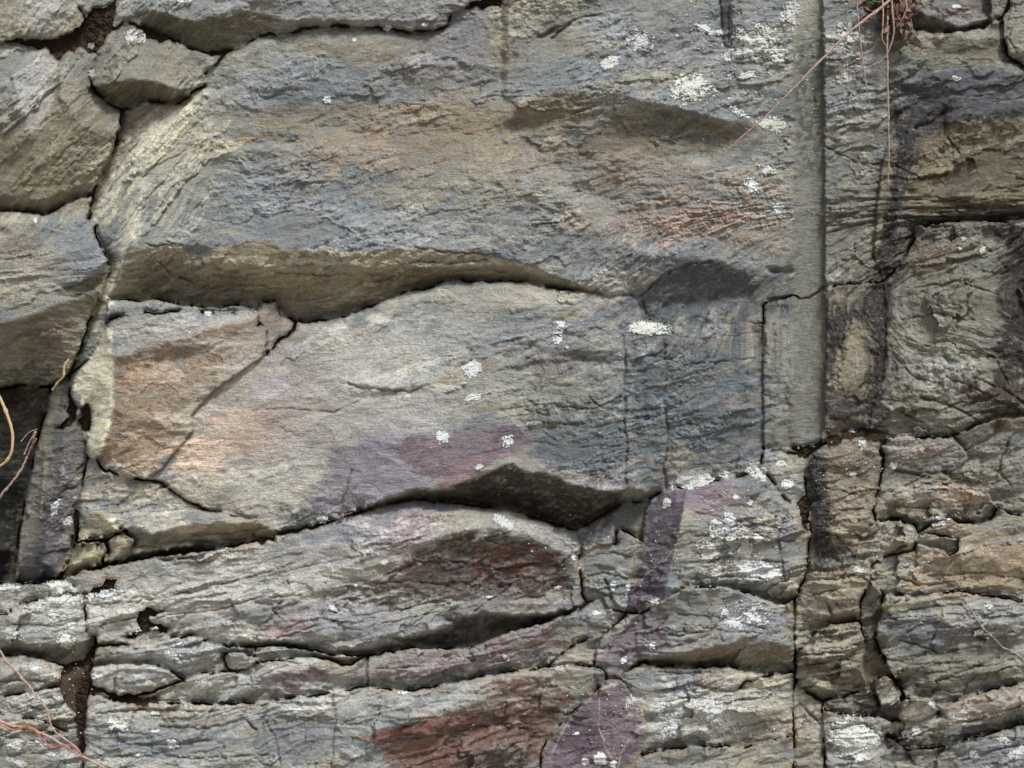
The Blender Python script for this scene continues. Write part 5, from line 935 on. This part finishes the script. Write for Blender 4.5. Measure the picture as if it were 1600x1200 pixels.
LI = [
 (206,56,13,10,-20,0,'blue grey lichen crust on the crown of the knobby overhanging block',2),
 (222,62,9,5,-40,0,'small lichen crust draped over the right shoulder of the knobby block',2),
 (143,116,5,8,0,0,'white lichen tuft hanging on the left corner of the knobby block',2),
 (142,72,6,4,20,0,'tiny white lichen tuft on the rock tip beside the soil wedge',2),
 (282,0,18,4,0,0,'white lichen strip cut by the top edge of the long grey slab',1),
 (606,44,7,5,0,0,'white lichen spot on the black crack under the long grey slab',0),
 (552,62,4,3,0,0,'faint round lichen spot just below the black top crack',2),
 (511,157,6,6,30,0,'single star-shaped lichen tuft on the rippled upper slab',0),
 (665,38,6,3,0,0,'small lichen fleck near the step in the black top crack',0),
 (54,343,4,4,0,0,'round white lichen dot at the top of the blue grey slanting block',0),
 (126,437,7,2.5,-30,0,'white lichen streak on the lip of the blue grey slanting block',0),
 (324,489,7,4,10,0,'white lichen dot sitting on the thin crack above the orange brown block',0),
 (1010,513,26,9,5,2,'large bright white lichen blob hanging under the tip of the upper slab',1),
 (875,508,11,7,20,0,'white lichen patch left of the large bright blob, the upper one of three',0),
 (872,518,8,4,0,0,'white lichen patch left of the large bright blob, the middle one of three',0),
 (870,530,7,7,0,0,'white lichen patch left of the large bright blob, the lowest of three',0),
 (886,542,3,2.5,0,0,'tiny white lichen fleck below the three patches in a column',0),
 (738,575,12,11,0,1,'round leafy lichen rosette on the pale middle of the central slab',0),
 (740,620,10,4,-15,3,'faint buff lichen film below the leafy rosette on the central slab',1),
 (691,682,10,9,20,0,'round white lichen rosette at the top of the purple patch',0),
 (793,690,8,8,0,0,'white lichen rosette on the purple patch near its pointed right end',0),
 (749,729,7,5,-20,0,'butterfly-shaped white lichen at the lower edge of the purple patch',0),
 (502,812,8,6,10,0,'white lichen tuft at the left end of the crack under the central slab',0),
 (346,857,9,6,0,0,'pale lichen clump on the lower edge of the splintered ledge',1),
 (86,793,6,13,15,0,'long white lichen drop on the dark purple grey flank',0),
 (105,813,9,6,0,1,'greenish white lichen clump beside the soil hole on the dark flank',1),
 (122,642,3,6,20,0,'narrow white lichen in the soil hole of the upper flank',0),
 (788,816,14,6,30,2,'frosty lichen film over the top right of the maroon hollow',2),
 (600,878,6,6,0,0,'faint round lichen ring left of the maroon hollow',2),
 (896,870,4,6,0,0,'small lichen tuft on the vertical crack left of the fissured block',0),
 (909,889,5,4,0,0,'small lichen spot just right of the vertical crack on the fissured block',0),
 (958,915,8,6,0,0,'white lichen patch low on the greenish fissured block',0),
 (982,917,4,6,0,0,'upright lichen fleck on the edge between fissured block and purple prism',0),
 (1042,786,6,8,0,1,'round grey lichen ring at the upper left of the purple prism',2),
 (1085,749,23,9,-12,3,'bright lichen cushion on the seam above the purple prism',2),
 (1135,742,8,5,0,1,'small lichen cushion on the seam right of the bright cushion',2),
 (1185,738,14,10,60,1,'grey lichen at the right end of the seam above the purple prism',2),
 (1172,730,10,4,-50,1,'slanting grey lichen just above the seam end',2),
 (1150,776,5,5,0,0,'small lichen dot on the purple top of the prism block',0),
 (1172,785,5,4,20,0,'oval lichen dot right of the purple top of the prism block',2),
 (1140,815,9,16,10,1,'tall white lichen branch at the top of the big cluster on the prism block',0),
 (1120,825,10,12,-20,1,'ragged lichen branch on the left of the big cluster on the prism block',0),
 (1155,850,18,24,-20,1,'thick middle of the big white lichen cluster on the prism block',2),
 (1175,888,34,16,15,1,'broad white lichen crust along the bottom edge of the prism block',0),
 (1105,862,16,10,20,1,'loose grey lichen patch at the left of the prism block front',2),
 (1120,892,8,8,0,1,'round grey lichen spot low on the prism block front',2),
 (1185,840,7,6,0,0,'small lichen patch at the right side of the prism block',0),
 (1206,898,12,10,0,2,'lichen patch at the lower right corner of the prism block',0),
 (1000,63,20,16,30,-1,'open lacy white lichen on the pale shoulder of the upper slab',0),
 (953,98,11,6,-15,3,'compact white lichen patch left of the lacy one',2),
 (1080,137,26,18,0,1,'round cream lichen rosette high on the upper slab, ragged ring shape',1),
 (1180,66,40,22,-10,0,'large shaggy cream lichen left of the drill groove near the top',1),
 (1150,84,18,7,-15,0,'shaggy cream lichen below the large shaggy one',1),
 (1215,85,14,10,0,0,'cream lichen between the large shaggy one and the drill groove',1),
 (1125,50,20,5,0,-1,'thin lacy lichen line left of the large shaggy one',0),
 (1100,43,14,6,20,-1,'small lacy lichen scatter high on the upper slab',0),
 (1165,118,22,7,0,-1,'thin lichen scatter right of the round cream rosette',2),
 (1205,193,18,9,20,2,'cream lichen crust beside the drill groove where the long twig passes',1),
 (1155,175,18,5,30,-1,'thin slanting lichen line left of the crust by the twig',0),
 (1198,265,12,8,20,1,'grey lichen patch left of the drill groove below the twig',2),
 (1175,290,12,12,0,-1,'lacy lichen scatter left of the drill groove in mid height',0),
 (1215,325,8,8,0,0,'small lichen patch touching the left rim of the drill groove',2),
 (1235,20,16,30,0,-2,'thin lichen scatter at the top left rim of the drill groove',2),
 (1328,60,24,40,0,-2,'thin scatter of lichen dots between the drill groove and the roots',2),
 (1320,115,20,20,0,-2,'thin lichen dots right of the drill groove under the long twig',2),
 (1492,122,8,3.5,0,1,'bright lichen dash on the blue black band at the upper right',0),
 (1493,10,9,3,0,0,'white lichen fleck on the reddish grey block at the top right',0),
 (1505,372,4,3.5,0,0,'upper small lichen dot on the rounded grey green block',2),
 (1535,389,5,5,0,0,'lower right lichen dot on the rounded grey green block',2),
 (1500,387,3,3,0,0,'lower left lichen dot on the rounded grey green block',2),
 (1218,724,8,7,0,0,'grey lichen on the pale fragment below the drill groove',2),
 (1230,756,9,7,0,1,'greenish lichen low on the pale fragment below the drill groove',1),
 (1333,673,7,3,0,0,'bright white lichen at the soil joint under the stained block',0),
 (1347,694,8,6,30,0,'lichen at the top right of the brown pillar block',2),
 (1331,740,6,4,10,0,'lichen spot in the middle of the brown pillar block',2),
 (1397,728,6,6,0,0,'lichen spot at the left end of the long pinkish block',1),
 (1416,715,5,3,0,0,'white lichen fleck on top of the long pinkish block',0),
 (1468,812,15,9,-10,0,'frilly curled lichen above the small stuck stone',0),
 (1372,868,8,6,30,-1,'lacy lichen on the joint left of the small rounded block',2),
 (1412,883,10,4,-5,0,'flat greenish lichen below the small rounded block',2),
 (1444,880,7,5,-30,0,'pale lichen patch on the tan rock right of the flat greenish one',2),
 (1342,892,8,8,0,-1,'lacy lichen on the cracked brown block',2),
 (1330,1152,26,26,30,2,'big yellowish white lichen crust on the pale bottom block',1),
 (1345,1180,12,8,30,1,'lower lobe of yellowish lichen hanging from the big crust',1),
 (1367,1152,10,10,40,1,'right hand lobe of lichen next to the big yellowish crust',1),
 (1503,1118,11,7,-30,1,'upper lichen lobe on the long slanting block at the lower right',1),
 (1490,1140,15,8,-25,1,'lower lichen lobe on the long slanting block at the lower right',1),
 (1432,1142,7,9,0,0,'small yellowish lichen below the angular fractured stone',1),
 (1570,1157,12,7,20,-1,'thin lichen on the top of the corner block at the lower right',2),
 (1590,1175,16,9,-20,-1,'frosty lichen at the right edge of the corner block',2),
 (1522,1180,6,8,0,0,'lichen tuft at the left end of the corner block',2),
 (1545,946,8,4,35,0,'bright lichen dash beside the dry stem on the blue grey block',1),
 (1450,1106,10,6,-30,1,'lichen on the right half of the pale angular stone',2),
 (1052,1130,11,16,0,1,'white ragged lichen on the left of the lichen-crusted block',0),
 (1032,1105,9,12,10,0,'white lichen patch above the dark face of the lichen-crusted block',0),
 (1037,1145,6,9,0,0,'drooping white lichen at the purple edge of the lichen-crusted block',0),
 (1115,1105,42,18,10,-1,'wide frosty lichen film across the lichen-crusted block',2),
 (1130,1130,30,14,10,-1,'second frosty lichen film lower on the lichen-crusted block',2),
 (937,1184,7,7,0,3,'oval white lichen blotch on the maroon face near the bottom edge',0),
 (914,1190,5,5,0,2,'small white lichen blotch left of the oval one on the maroon face',0),
 (960,1192,6,7,0,0,'ragged lichen tuft right of the oval blotch on the maroon face',0),
 (985,1095,8,12,30,-1,'thin lichen streaks at the top right of the maroon face',2),
 (900,1146,5,2.5,-20,0,'tiny dash of lichen in the middle of the maroon face',0),
 (1017,1008,6,6,0,0,'white lichen spot on the purple face of the slanting block',0),
 (975,1032,4,6,20,0,'small lichen spot low on the purple slanting face',0),
 (1020,943,12,6,-30,0,'grey lichen on the joint between the prism and the slanting block',2),
 (1145,965,22,14,40,-1,'scattered lichen rosettes on the front of the slanting block',0),
 (1180,962,22,14,40,-1,'second scatter of lichen rosettes nearer the vertical joint',0),
 (100,935,36,9,3,0,'long white lichen mat along the top of the lichen-topped block',1),
 (55,948,24,9,-15,-1,'lacy lichen left of the long mat',1),
 (84,960,9,6,0,0,'small lichen tuft under the long mat',1),
 (108,972,9,10,20,1,'bushy lichen tuft on the right of the lichen-topped block',1),
 (102,998,14,13,0,0,'large shaggy lichen hanging over the lip of the lichen-topped block',1),
 (28,992,10,6,20,-1,'lacy lichen near the left edge on the lichen-topped block',0),
 (95,915,20,8,10,1,'pale lichen on the right half of the thin slab under the recess',1),
 (15,918,18,5,0,1,'white lichen on the left end of the thin slab under the recess',0),
 (160,928,22,5,-8,1,'white lichen on the rim just right of the soil pocket',0),
 (171,977,8,5,0,1,'lichen spot at the left end of the wide lower block',0),
 (210,986,10,5,-10,0,'lichen spot beside the winding soil-filled crack',1),
 (240,982,8,2.5,0,0,'small lichen chip inside the winding soil-filled crack',0),
 (142,986,6,5,0,2,'white pebble-like lichen in the notch of the left vertical joint',2),
 (272,1027,15,7,25,0,'leafy white lichen on the flat blue grey slab',0),
 (276,1008,10,4,-5,0,'small white lichen on the upper edge of the flat blue grey slab',0),
 (153,1058,10,9,0,0,'lichen patch at the left end of the wavy-edged block',0),
 (256,1063,9,5,20,-1,'lacy lichen at the right end of the wavy-edged block',0),
 (183,1131,15,11,0,1,'large round lichen at the left of the wide bottom block',1),
 (246,1114,9,3,0,0,'flat lichen dash along the top of the wide bottom block',1),
 (270,1161,9,7,0,0,'lichen patch in the middle of the wide bottom block',0),
 (243,1142,8,3,0,-1,'faint lichen dash between two lichen patches of the bottom block',0),
 (216,1181,4,3,0,0,'tiny lichen near the bottom edge of the wide bottom block',0),
 (25,1165,14,9,0,0,'bushy lichen in the bottom left corner under the stems',1),
 (80,1178,8,5,20,0,'lichen tuft between the crossing stems and the bottom edge',0),
 (30,1192,16,5,20,0,'lichen along the bottom edge in the left corner',0),
 (65,1160,12,5,20,-1,'lacy lichen just under the crossing stems',0),
 (55,1090,18,5,15,0,'frosty lichen behind the dry stem at the left edge',2),
 (90,1098,10,6,30,0,'frosty lichen right of the dry stem at the left edge',2),
 (60,1125,8,8,0,-1,'grey bushy lichen in the hollow beside the dry stem',2),
 (55,1045,10,7,60,-1,'lichen spot on the rough brownish block at the left edge',0),
 (465,1110,12,4,8,0,'white lichen on the sandy joint above the bottom blocks',1),
 (520,950,8,4,20,0,'small white lichen on the layered grey middle of the wide lower block',0),
 (765,932,14,3,-15,-1,'thin white lichen line under the maroon hollow',0),
 (630,1082,10,2.5,-5,0,'white lichen dash on the sandy joint under the mauve slab',0),
 (870,1043,14,5,0,0,'knobbly white lichen near the crumbly fragment',2),
 (790,1028,6,6,0,-1,'thin lichen fleck on the flat mauve slab',2),
 (804,1044,5,3,0,0,'bright lichen fleck at the right end of the flat mauve slab',0),
 (873,918,8,3,0,0,'small lichen line at the right foot of the wide lower block',0),
 (932,957,8,3,0,0,'lichen crumbs on the joint above the striped wedge',0),
]
ML = [M_lichen, M_lichen2, M_lichen3]
for k, (cx, cy, rx, ry, an, dn, lb, mt) in enumerate(LI):
    mc, h, X, Y = crust(cx, cy, rx * 1.25, ry * 1.3, an, 200 + k * 3, .6 + dn * .12)
    if mc.sum() < 6: mc, h, X, Y = crust(cx, cy, rx, ry, an, 201 + k * 3, .95)
    tag(sheet(mc, h, 'lichen', ML[mt], back=3, X=X, Y=Y), lb, 'lichen', 'lichen patches on the rock')
# specks too many to count: one object
SP = [(1150,860,100,90,300),(1000,900,80,80,60),(960,1120,90,80,170),(1180,300,60,120,220),(1330,100,50,110,260),(1130,90,130,100,420),(1180,960,60,60,50),(870,850,60,60,50),(760,620,260,160,40),(1060,300,150,100,20),
      (250,1050,200,120,60),(60,1100,90,90,60),(1130,1110,100,50,260),(700,1100,300,100,50),(1450,1000,160,200,50),(560,200,400,160,22),(1160,780,80,40,60),(1330,730,60,50,70),(870,850,60,40,60),(1480,1000,120,180,120),(60,960,70,50,80),(280,1020,110,30,60),(1260,80,20,80,40),(1300,800,80,150,40),(110,1060,25,90,60),(850,370,120,60,14),(1215,150,30,140,60),(800,745,50,20,14)]
r_ = random.Random(5); cos_, fs_ = [], []
for cx, cy, rx, ry, n in SP:
    for _ in range(n):
        a = r_.uniform(0, 6.283); q = r_.random() ** .6; u = cx + rx * q * math.cos(a); v = cy + ry * q * math.sin(a)
        s = .4 + 1.6 * r_.random() ** 3
        if r_.random() < .03: s *= 1.5
        nseg = 6; base = len(cos_); t0 = r_.random() * 6
        ring = [(u + s * r_.uniform(.6, 1.2) * math.cos(t0 + i * 6.283 / nseg), v + s * r_.uniform(.5, 1.0) * math.sin(t0 + i * 6.283 / nseg)) for i in range(nseg)]
        hh = float(sample(HL, np.array([min(max(u, us[0]), us[-1])]), np.array([min(max(v, vs[0]), vs[-1])]))[0])
        for (x, y) in ring: cos_.append((x, y, hh + .1))
        for (x, y) in ring: cos_.append((u + (x - u) * .7, v + (y - v) * .7, hh + 1.3))
        for i in range(nseg): fs_.append((base + i, base + nseg + i, base + nseg + (i + 1) % nseg, base + (i + 1) % nseg))
        fs_.append((base + 6, base + 11, base + 8, base + 7)); fs_.append((base + 11, base + 10, base + 9, base + 8))
cs_ = np.array(cos_); o = link('lichen_specks', unproject(cs_[:, 0], cs_[:, 1], cs_[:, 2]), fs_, M_lichen)
tag(o, 'tiny pale lichen specks peppered over the rock', 'lichen', None, 'stuff')

# ---------------------------------------------------------------- stems, roots, leaves
def tube(pts, rad, name, mat, label=None, cat=None, parent=None, group=None, knots=0, wob=.6, seed=1, smoothit=True):
    """a stem through (u, v, relief) points, tapering along rad"""
    p = np.array(pts, float); 
    for _ in range(3 if smoothit else 0):
        q = [p[0]]
        for a, b in zip(p[:-1], p[1:]): q += [a * .75 + b * .25, a * .25 + b * .75]
        q.append(p[-1]); p = np.array(q)
    L = np.concatenate([[0], np.cumsum(np.hypot(*np.diff(p[:, :2], axis=0).T))]); n = max(8, int(L[-1] / 3)); t = np.linspace(0, L[-1], n)
    p = np.stack([np.interp(t, L, p[:, i]) for i in range(3)], 1)
    p[:, 0] += wob * fbm(t / 22, t * 0 + seed, 3, 5) * 2; p[:, 1] += wob * fbm(t / 22, t * 0 + seed + 9, 3, 6) * 2
    w_ = unproject(p[:, 0], p[:, 1], p[:, 2]); rr = np.interp(t / L[-1], np.linspace(0, 1, len(rad)), rad) * S
    rr = rr * (1 + .12 * fbm(t / 6, t * 0 + seed, 2, 8))
    if knots: 
        for k in range(knots): rr = rr * (1 + .7 * np.exp(-((t - L[-1] * (k + .6) / knots) / 2.4) ** 2))
    T = np.gradient(w_, axis=0); T /= np.linalg.norm(T, axis=1)[:, None]
    A = np.cross(T, [0, 1, 0]); A /= np.maximum(1e-6, np.linalg.norm(A, axis=1))[:, None]; B = np.cross(T, A)
    ns = 8; an = np.arange(ns) / ns * 6.2832
    V = w_[:, None] + rr[:, None, None] * (A[:, None] * np.cos(an)[None, :, None] + B[:, None] * np.sin(an)[None, :, None])
    V = V.reshape(-1, 3); f = []
    for i in range(n - 1):
        for j in range(ns): f.append((i * ns + j, i * ns + (j + 1) % ns, (i + 1) * ns + (j + 1) % ns, (i + 1) * ns + j))
    for b in (0, (n - 1) * ns): f += [(b, b + 1, b + 2, b + 3), (b, b + 3, b + 4, b + 7), (b + 4, b + 5, b + 6, b + 7)]
    c0 = w_[0]; o = link(name, V - c0, f, mat, smooth=True)
    if parent is None: o.location = c0
    else: o.parent = parent; o.location = c0 - np.array(parent.location)
    return tag(o, label, cat, group)
def leaf(u, v, h, ln, wd, ang, tilt, name, mat, parent, curl=.6, seed=1):
    n, m = 9, 5; V = []; rr = random.Random(seed)
    for i in range(n):
        s_ = i / (n - 1); w2 = wd * math.sin(math.pi * min(1, s_ * .92 + .05)) ** .8 * (1 + .15 * rr.uniform(-1, 1))
        for j in range(m):
            q = (j / (m - 1) - .5) * 2
            V.append((s_ * ln, q * w2 / 2, curl * wd * .5 * q * q + curl * ln * .35 * math.sin(s_ * 3) + rr.uniform(-.4, .4)))
    V = np.array(V); ca, sa = math.cos(ang), math.sin(ang); ct, st_2 = math.cos(tilt), math.sin(tilt)
    y2 = V[:, 1] * ct - V[:, 2] * st_2; z2 = V[:, 1] * st_2 + V[:, 2] * ct
    U_ = u + V[:, 0] * ca - y2 * sa; V_ = v + V[:, 0] * sa + y2 * ca
    W = unproject(U_, V_, h + z2); back_ = unproject(U_, V_, h + z2 - .7)
    f = []; q = n * m
    for i in range(n - 1):
        for j in range(m - 1):
            a = i * m + j; f.append((a, a + 1, a + m + 1, a + m)); f.append((a + q, a + m + q, a + m + 1 + q, a + 1 + q))
    o = link(name, np.concatenate([W, back_]) - np.array(parent.location), f, mat, smooth=True); o.parent = parent
    return o
def hh(u, v): return float(sample(HL, np.array([float(u)]), np.array([float(v)]))[0])
tw = tube([(1425,-60,30),(1400,-4,34),(1340,38,40),(1290,86,44),(1240,138,46),(1200,178,44),(1150,222,40),(1110,262,36),(1060,300,30),(1030,325,24)],[2.6,2.4,2.2,1.9,1.5,1.3,1.0,.8,.5,.35],'climbing_stem',M_stem,'long pinkish climbing stem slanting across the drill groove from the root clump','stem',knots=9,wob=1)
b_ = tube([(1400,-20,40),(1414,-2,42),(1418,12,42),(1412,26,38),(1404,40,30),(1394,48,24)],[1.8,1.6,1.4,1.2,1,.8],'branch',M_stem,parent=tw)
tube([(1240,138,46),(1238,134,48),(1235,130,52)],[1,.8,.5],'branch',M_stem,parent=tw); tube([(1170,204,42),(1164,200,46)],[1,.6],'branch',M_stem,parent=tw)
tube([(1337,-30,26),(1340,20,26),(1345,70,24),(1350,110,22),(1356,150,20),(1363,182,16)],[1.4,1.2,1.1,1.0,.7,.4],'hanging_root',M_stem,'thin pinkish root hanging nearest the drill groove','root',group='hanging roots',knots=6)
tube([(1392,-20,30),(1394,20,34),(1398,45,34),(1394,66,30),(1384,90,26),(1368,100,22),(1350,108,20),(1320,110,16),(1285,107,14)],[1.7,1.6,1.4,1.3,1.1,.9,.7,.5,.3],'hanging_root',M_stem,'curved root swinging left from the clump and ending in a thin horizontal tip','root',group='hanging roots')
tube([(1386,-20,32),(1387,30,30),(1386,90,26),(1388,160,24),(1389,230,22),(1388,295,16)],[1.5,1.5,1.4,1.3,1.0,.5],'hanging_root',M_stem2,'longest root, pale and straight, hanging down the stained seam','root',group='hanging roots',knots=4)
tube([(1376,-20,32),(1380,10,36),(1380,40,34),(1377,60,30),(1384,72,28)],[1.3,1.3,1.1,.9,.6],'hanging_root',M_stem4,'short yellowish root hooked at its end among the withered leaves','root',group='hanging roots')
tube([(1408,10,34),(1414,20,36),(1412,32,34),(1398,28,32),(1390,29,30)],[1.2,1.1,1,.8,.5],'hanging_root',M_stem3,'reddish loop of root curling through the clump','root',group='hanging roots')
tube([(1420,24,30),(1426,42,28),(1422,58,26),(1412,66,24),(1406,68,22)],[1.6,1.8,2.2,2.0,1],'hanging_root',M_leaf,'dark thick root tip curling at the right of the withered leaves','root',group='hanging roots')
cl = bpy.data.objects.new('withered_leaf_clump', None); COL.objects.link(cl); cl.location = unproject(np.array(1390.), np.array(5.), np.array(10.))
tag(cl, 'clump of withered brown leaves tucked behind the roots at the top edge', 'leaf clump')
r_ = random.Random(11)
for k in range(64):
    u, v = r_.uniform(1360, 1430), r_.uniform(-14, 52)
    if v > 26 and (u < 1372 or abs(u - 1398) > 46 - v * .55): continue
    leaf(u, v, r_.uniform(6, 30), r_.uniform(12, 22), r_.uniform(7, 13), r_.uniform(0, 6.28), r_.uniform(-1.2, 1.2), 'leaf', M_leaf, cl, r_.uniform(.3, 1), k)
for k in range(9): leaf(1406 + r_.uniform(-6, 16), 24 + r_.uniform(-6, 26), 28, r_.uniform(10, 17), r_.uniform(6, 9), r_.uniform(.6, 2.2), r_.uniform(-1, 1), 'leaf', M_leaf, cl, .8, 70 + k)
so_ = sheet(*(lambda mc, h, X, Y: (mc, h))(*crust(1392, 0, 34, 22, 0, 777, .7, 5)), 'soil_plug', M_soil, back=24, X=crust(1392, 0, 34, 22, 0, 777, .7, 5)[2], Y=crust(1392, 0, 34, 22, 0, 777, .7, 5)[3])
so_.name = 'soil_pocket'; tag(so_, 'dark soil pocket behind the withered leaves at the top edge', 'soil', None, 'stuff')
gp = bpy.data.objects.new('green_sprout', None); COL.objects.link(gp); gp.location = unproject(np.array(1358.), np.array(0.), np.array(12.))
tag(gp, 'small fresh green sprout beside the withered leaves at the top edge', 'plant')
for k, (a_, l_) in enumerate([(.2, 10), (1.0, 9), (2.6, 10), (-.5, 11), (3.6, 9)]): leaf(1360, 0, 24, l_, 5, a_, .3, 'leaf', M_green, gp, .5, 40 + k)
# left edge stems
tube([(-12,600,40),(0,622,42),(12,648,44),(20,676,44),(20,700,44),(14,716,42),(4,726,40),(-14,736,36)],[2.6,2.5,2.4,2.3,2.3,2.2,2,1.8],'curved_stem',M_stem4,'thick straw coloured stem bending out from the left edge of the dark recess','stem',knots=2)
dt = tube([(-20,800,-40),(6,768,-38),(28,744,-36),(42,716,-36),(50,694,-36),(56,676,-38)],[2,1.9,1.8,1.5,1.2,.9],'dry_twig',M_stem2,'forked dry grey twig leaning in the dark recess','twig',knots=5,wob=2)
tube([(42,716,-36),(48,700,-34),(53,692,-32),(57,685,-30)],[1.5,2,2,1.2],'branch',M_leaf,parent=dt); tube([(38,710,-36),(46,690,-34),(52,680,-30),(56,674,-28)],[1.2,1.1,1.4,1.6],'branch',M_stem,parent=dt); tube([(33,690,-40),(45,675,-40),(58,670,-42)],[.8,.7,.5],'branch',M_stem2,parent=dt)
rt = tube([(82,610,-40),(90,598,-34),(98,590,-30),(100,580,-28),(101,568,-28),(106,564,-28),(108,560,-28)],[1.4,1.5,1.6,1.6,1.8,1.6,1],'dry_root',M_stem4,'short knotted dry root in the crack beside the pale flank','root',wob=1.5,knots=3)
ls = tube([(-30,985,40),(0,1015,40),(14,1040,42),(36,1058,42),(52,1084,40),(68,1100,38),(75,1110,36),(78,1130,34),(86,1145,34),(104,1156,36),(116,1164,36),(125,1176,36),(133,1192,36)],[1.9,1.9,1.8,1.8,1.9,1.8,1.7,1.5,1.4,1.4,1.3,1.2,1],'climbing_stem',M_stem,'pale bent stem running down from the left edge to the bottom left corner','stem',knots=7,wob=1.2)
tube([(36,1058,42),(39,1056,44),(40,1055,46)],[1.6,1.4,1],'bud',M_stem,parent=ls)
tube([(-30,1108,44),(0,1128,46),(28,1136,46),(50,1138,48),(70,1148,46),(95,1162,44),(120,1178,42),(150,1192,40),(190,1216,36)],[2.2,2.1,2,2,2,1.9,1.8,1.8,1.7],'climbing_stem',M_stem,'thick greyish pink stem crossing the bottom left corner diagonally','stem',wob=1)
tube([(-30,1112,48),(0,1130,50),(14,1140,50),(30,1140,48),(40,1135,52),(54,1138,54),(62,1150,52),(72,1162,48),(84,1169,46),(96,1164,48),(110,1163,50),(120,1170,46),(130,1182,42),(134,1190,38)],[1.3,1.3,1.3,1.2,1.2,1.2,1.2,1.1,1.1,1,1,.9,.8,.6],'twining_shoot',M_stem3,'thin red shoot twining around the thick stem in the bottom left corner','shoot',wob=.8)
st3 = tube([(1504,934,hh(1504,934)+8),(1512,944,hh(1512,944)+9),(1520,958,hh(1520,958)+9),(1532,976,hh(1532,976)+9),(1552,998,hh(1552,998)+9),(1570,1012,hh(1570,1012)+9),(1600,1030,hh(1600,1030)+9),(1640,1052,hh(1630,1052)+12)],[1.0,1.4,1.3,1.2,1.2,1.2,1.1,1],'dry_vine',M_stem2,'thin dry grey stem lying across the blue grey block at the right edge','stem',wob=1.4,knots=4)
tube([(1506,950,22),(1514,954,22),(1521,962,22)],[.7,.8,.8],'branch',M_stem2,parent=st3)
# thin strands in the lower right joint
tube([(1530,966,hh(1530,966)+3),(1510,980,hh(1510,980)+3),(1494,996,hh(1494,996)+3),(1486,1004,hh(1486,1004)+3)],[.7,.6,.6,.4],'root_strand',M_stem2,'hair thin brown strand crossing the blue grey block below the dry stem','root')
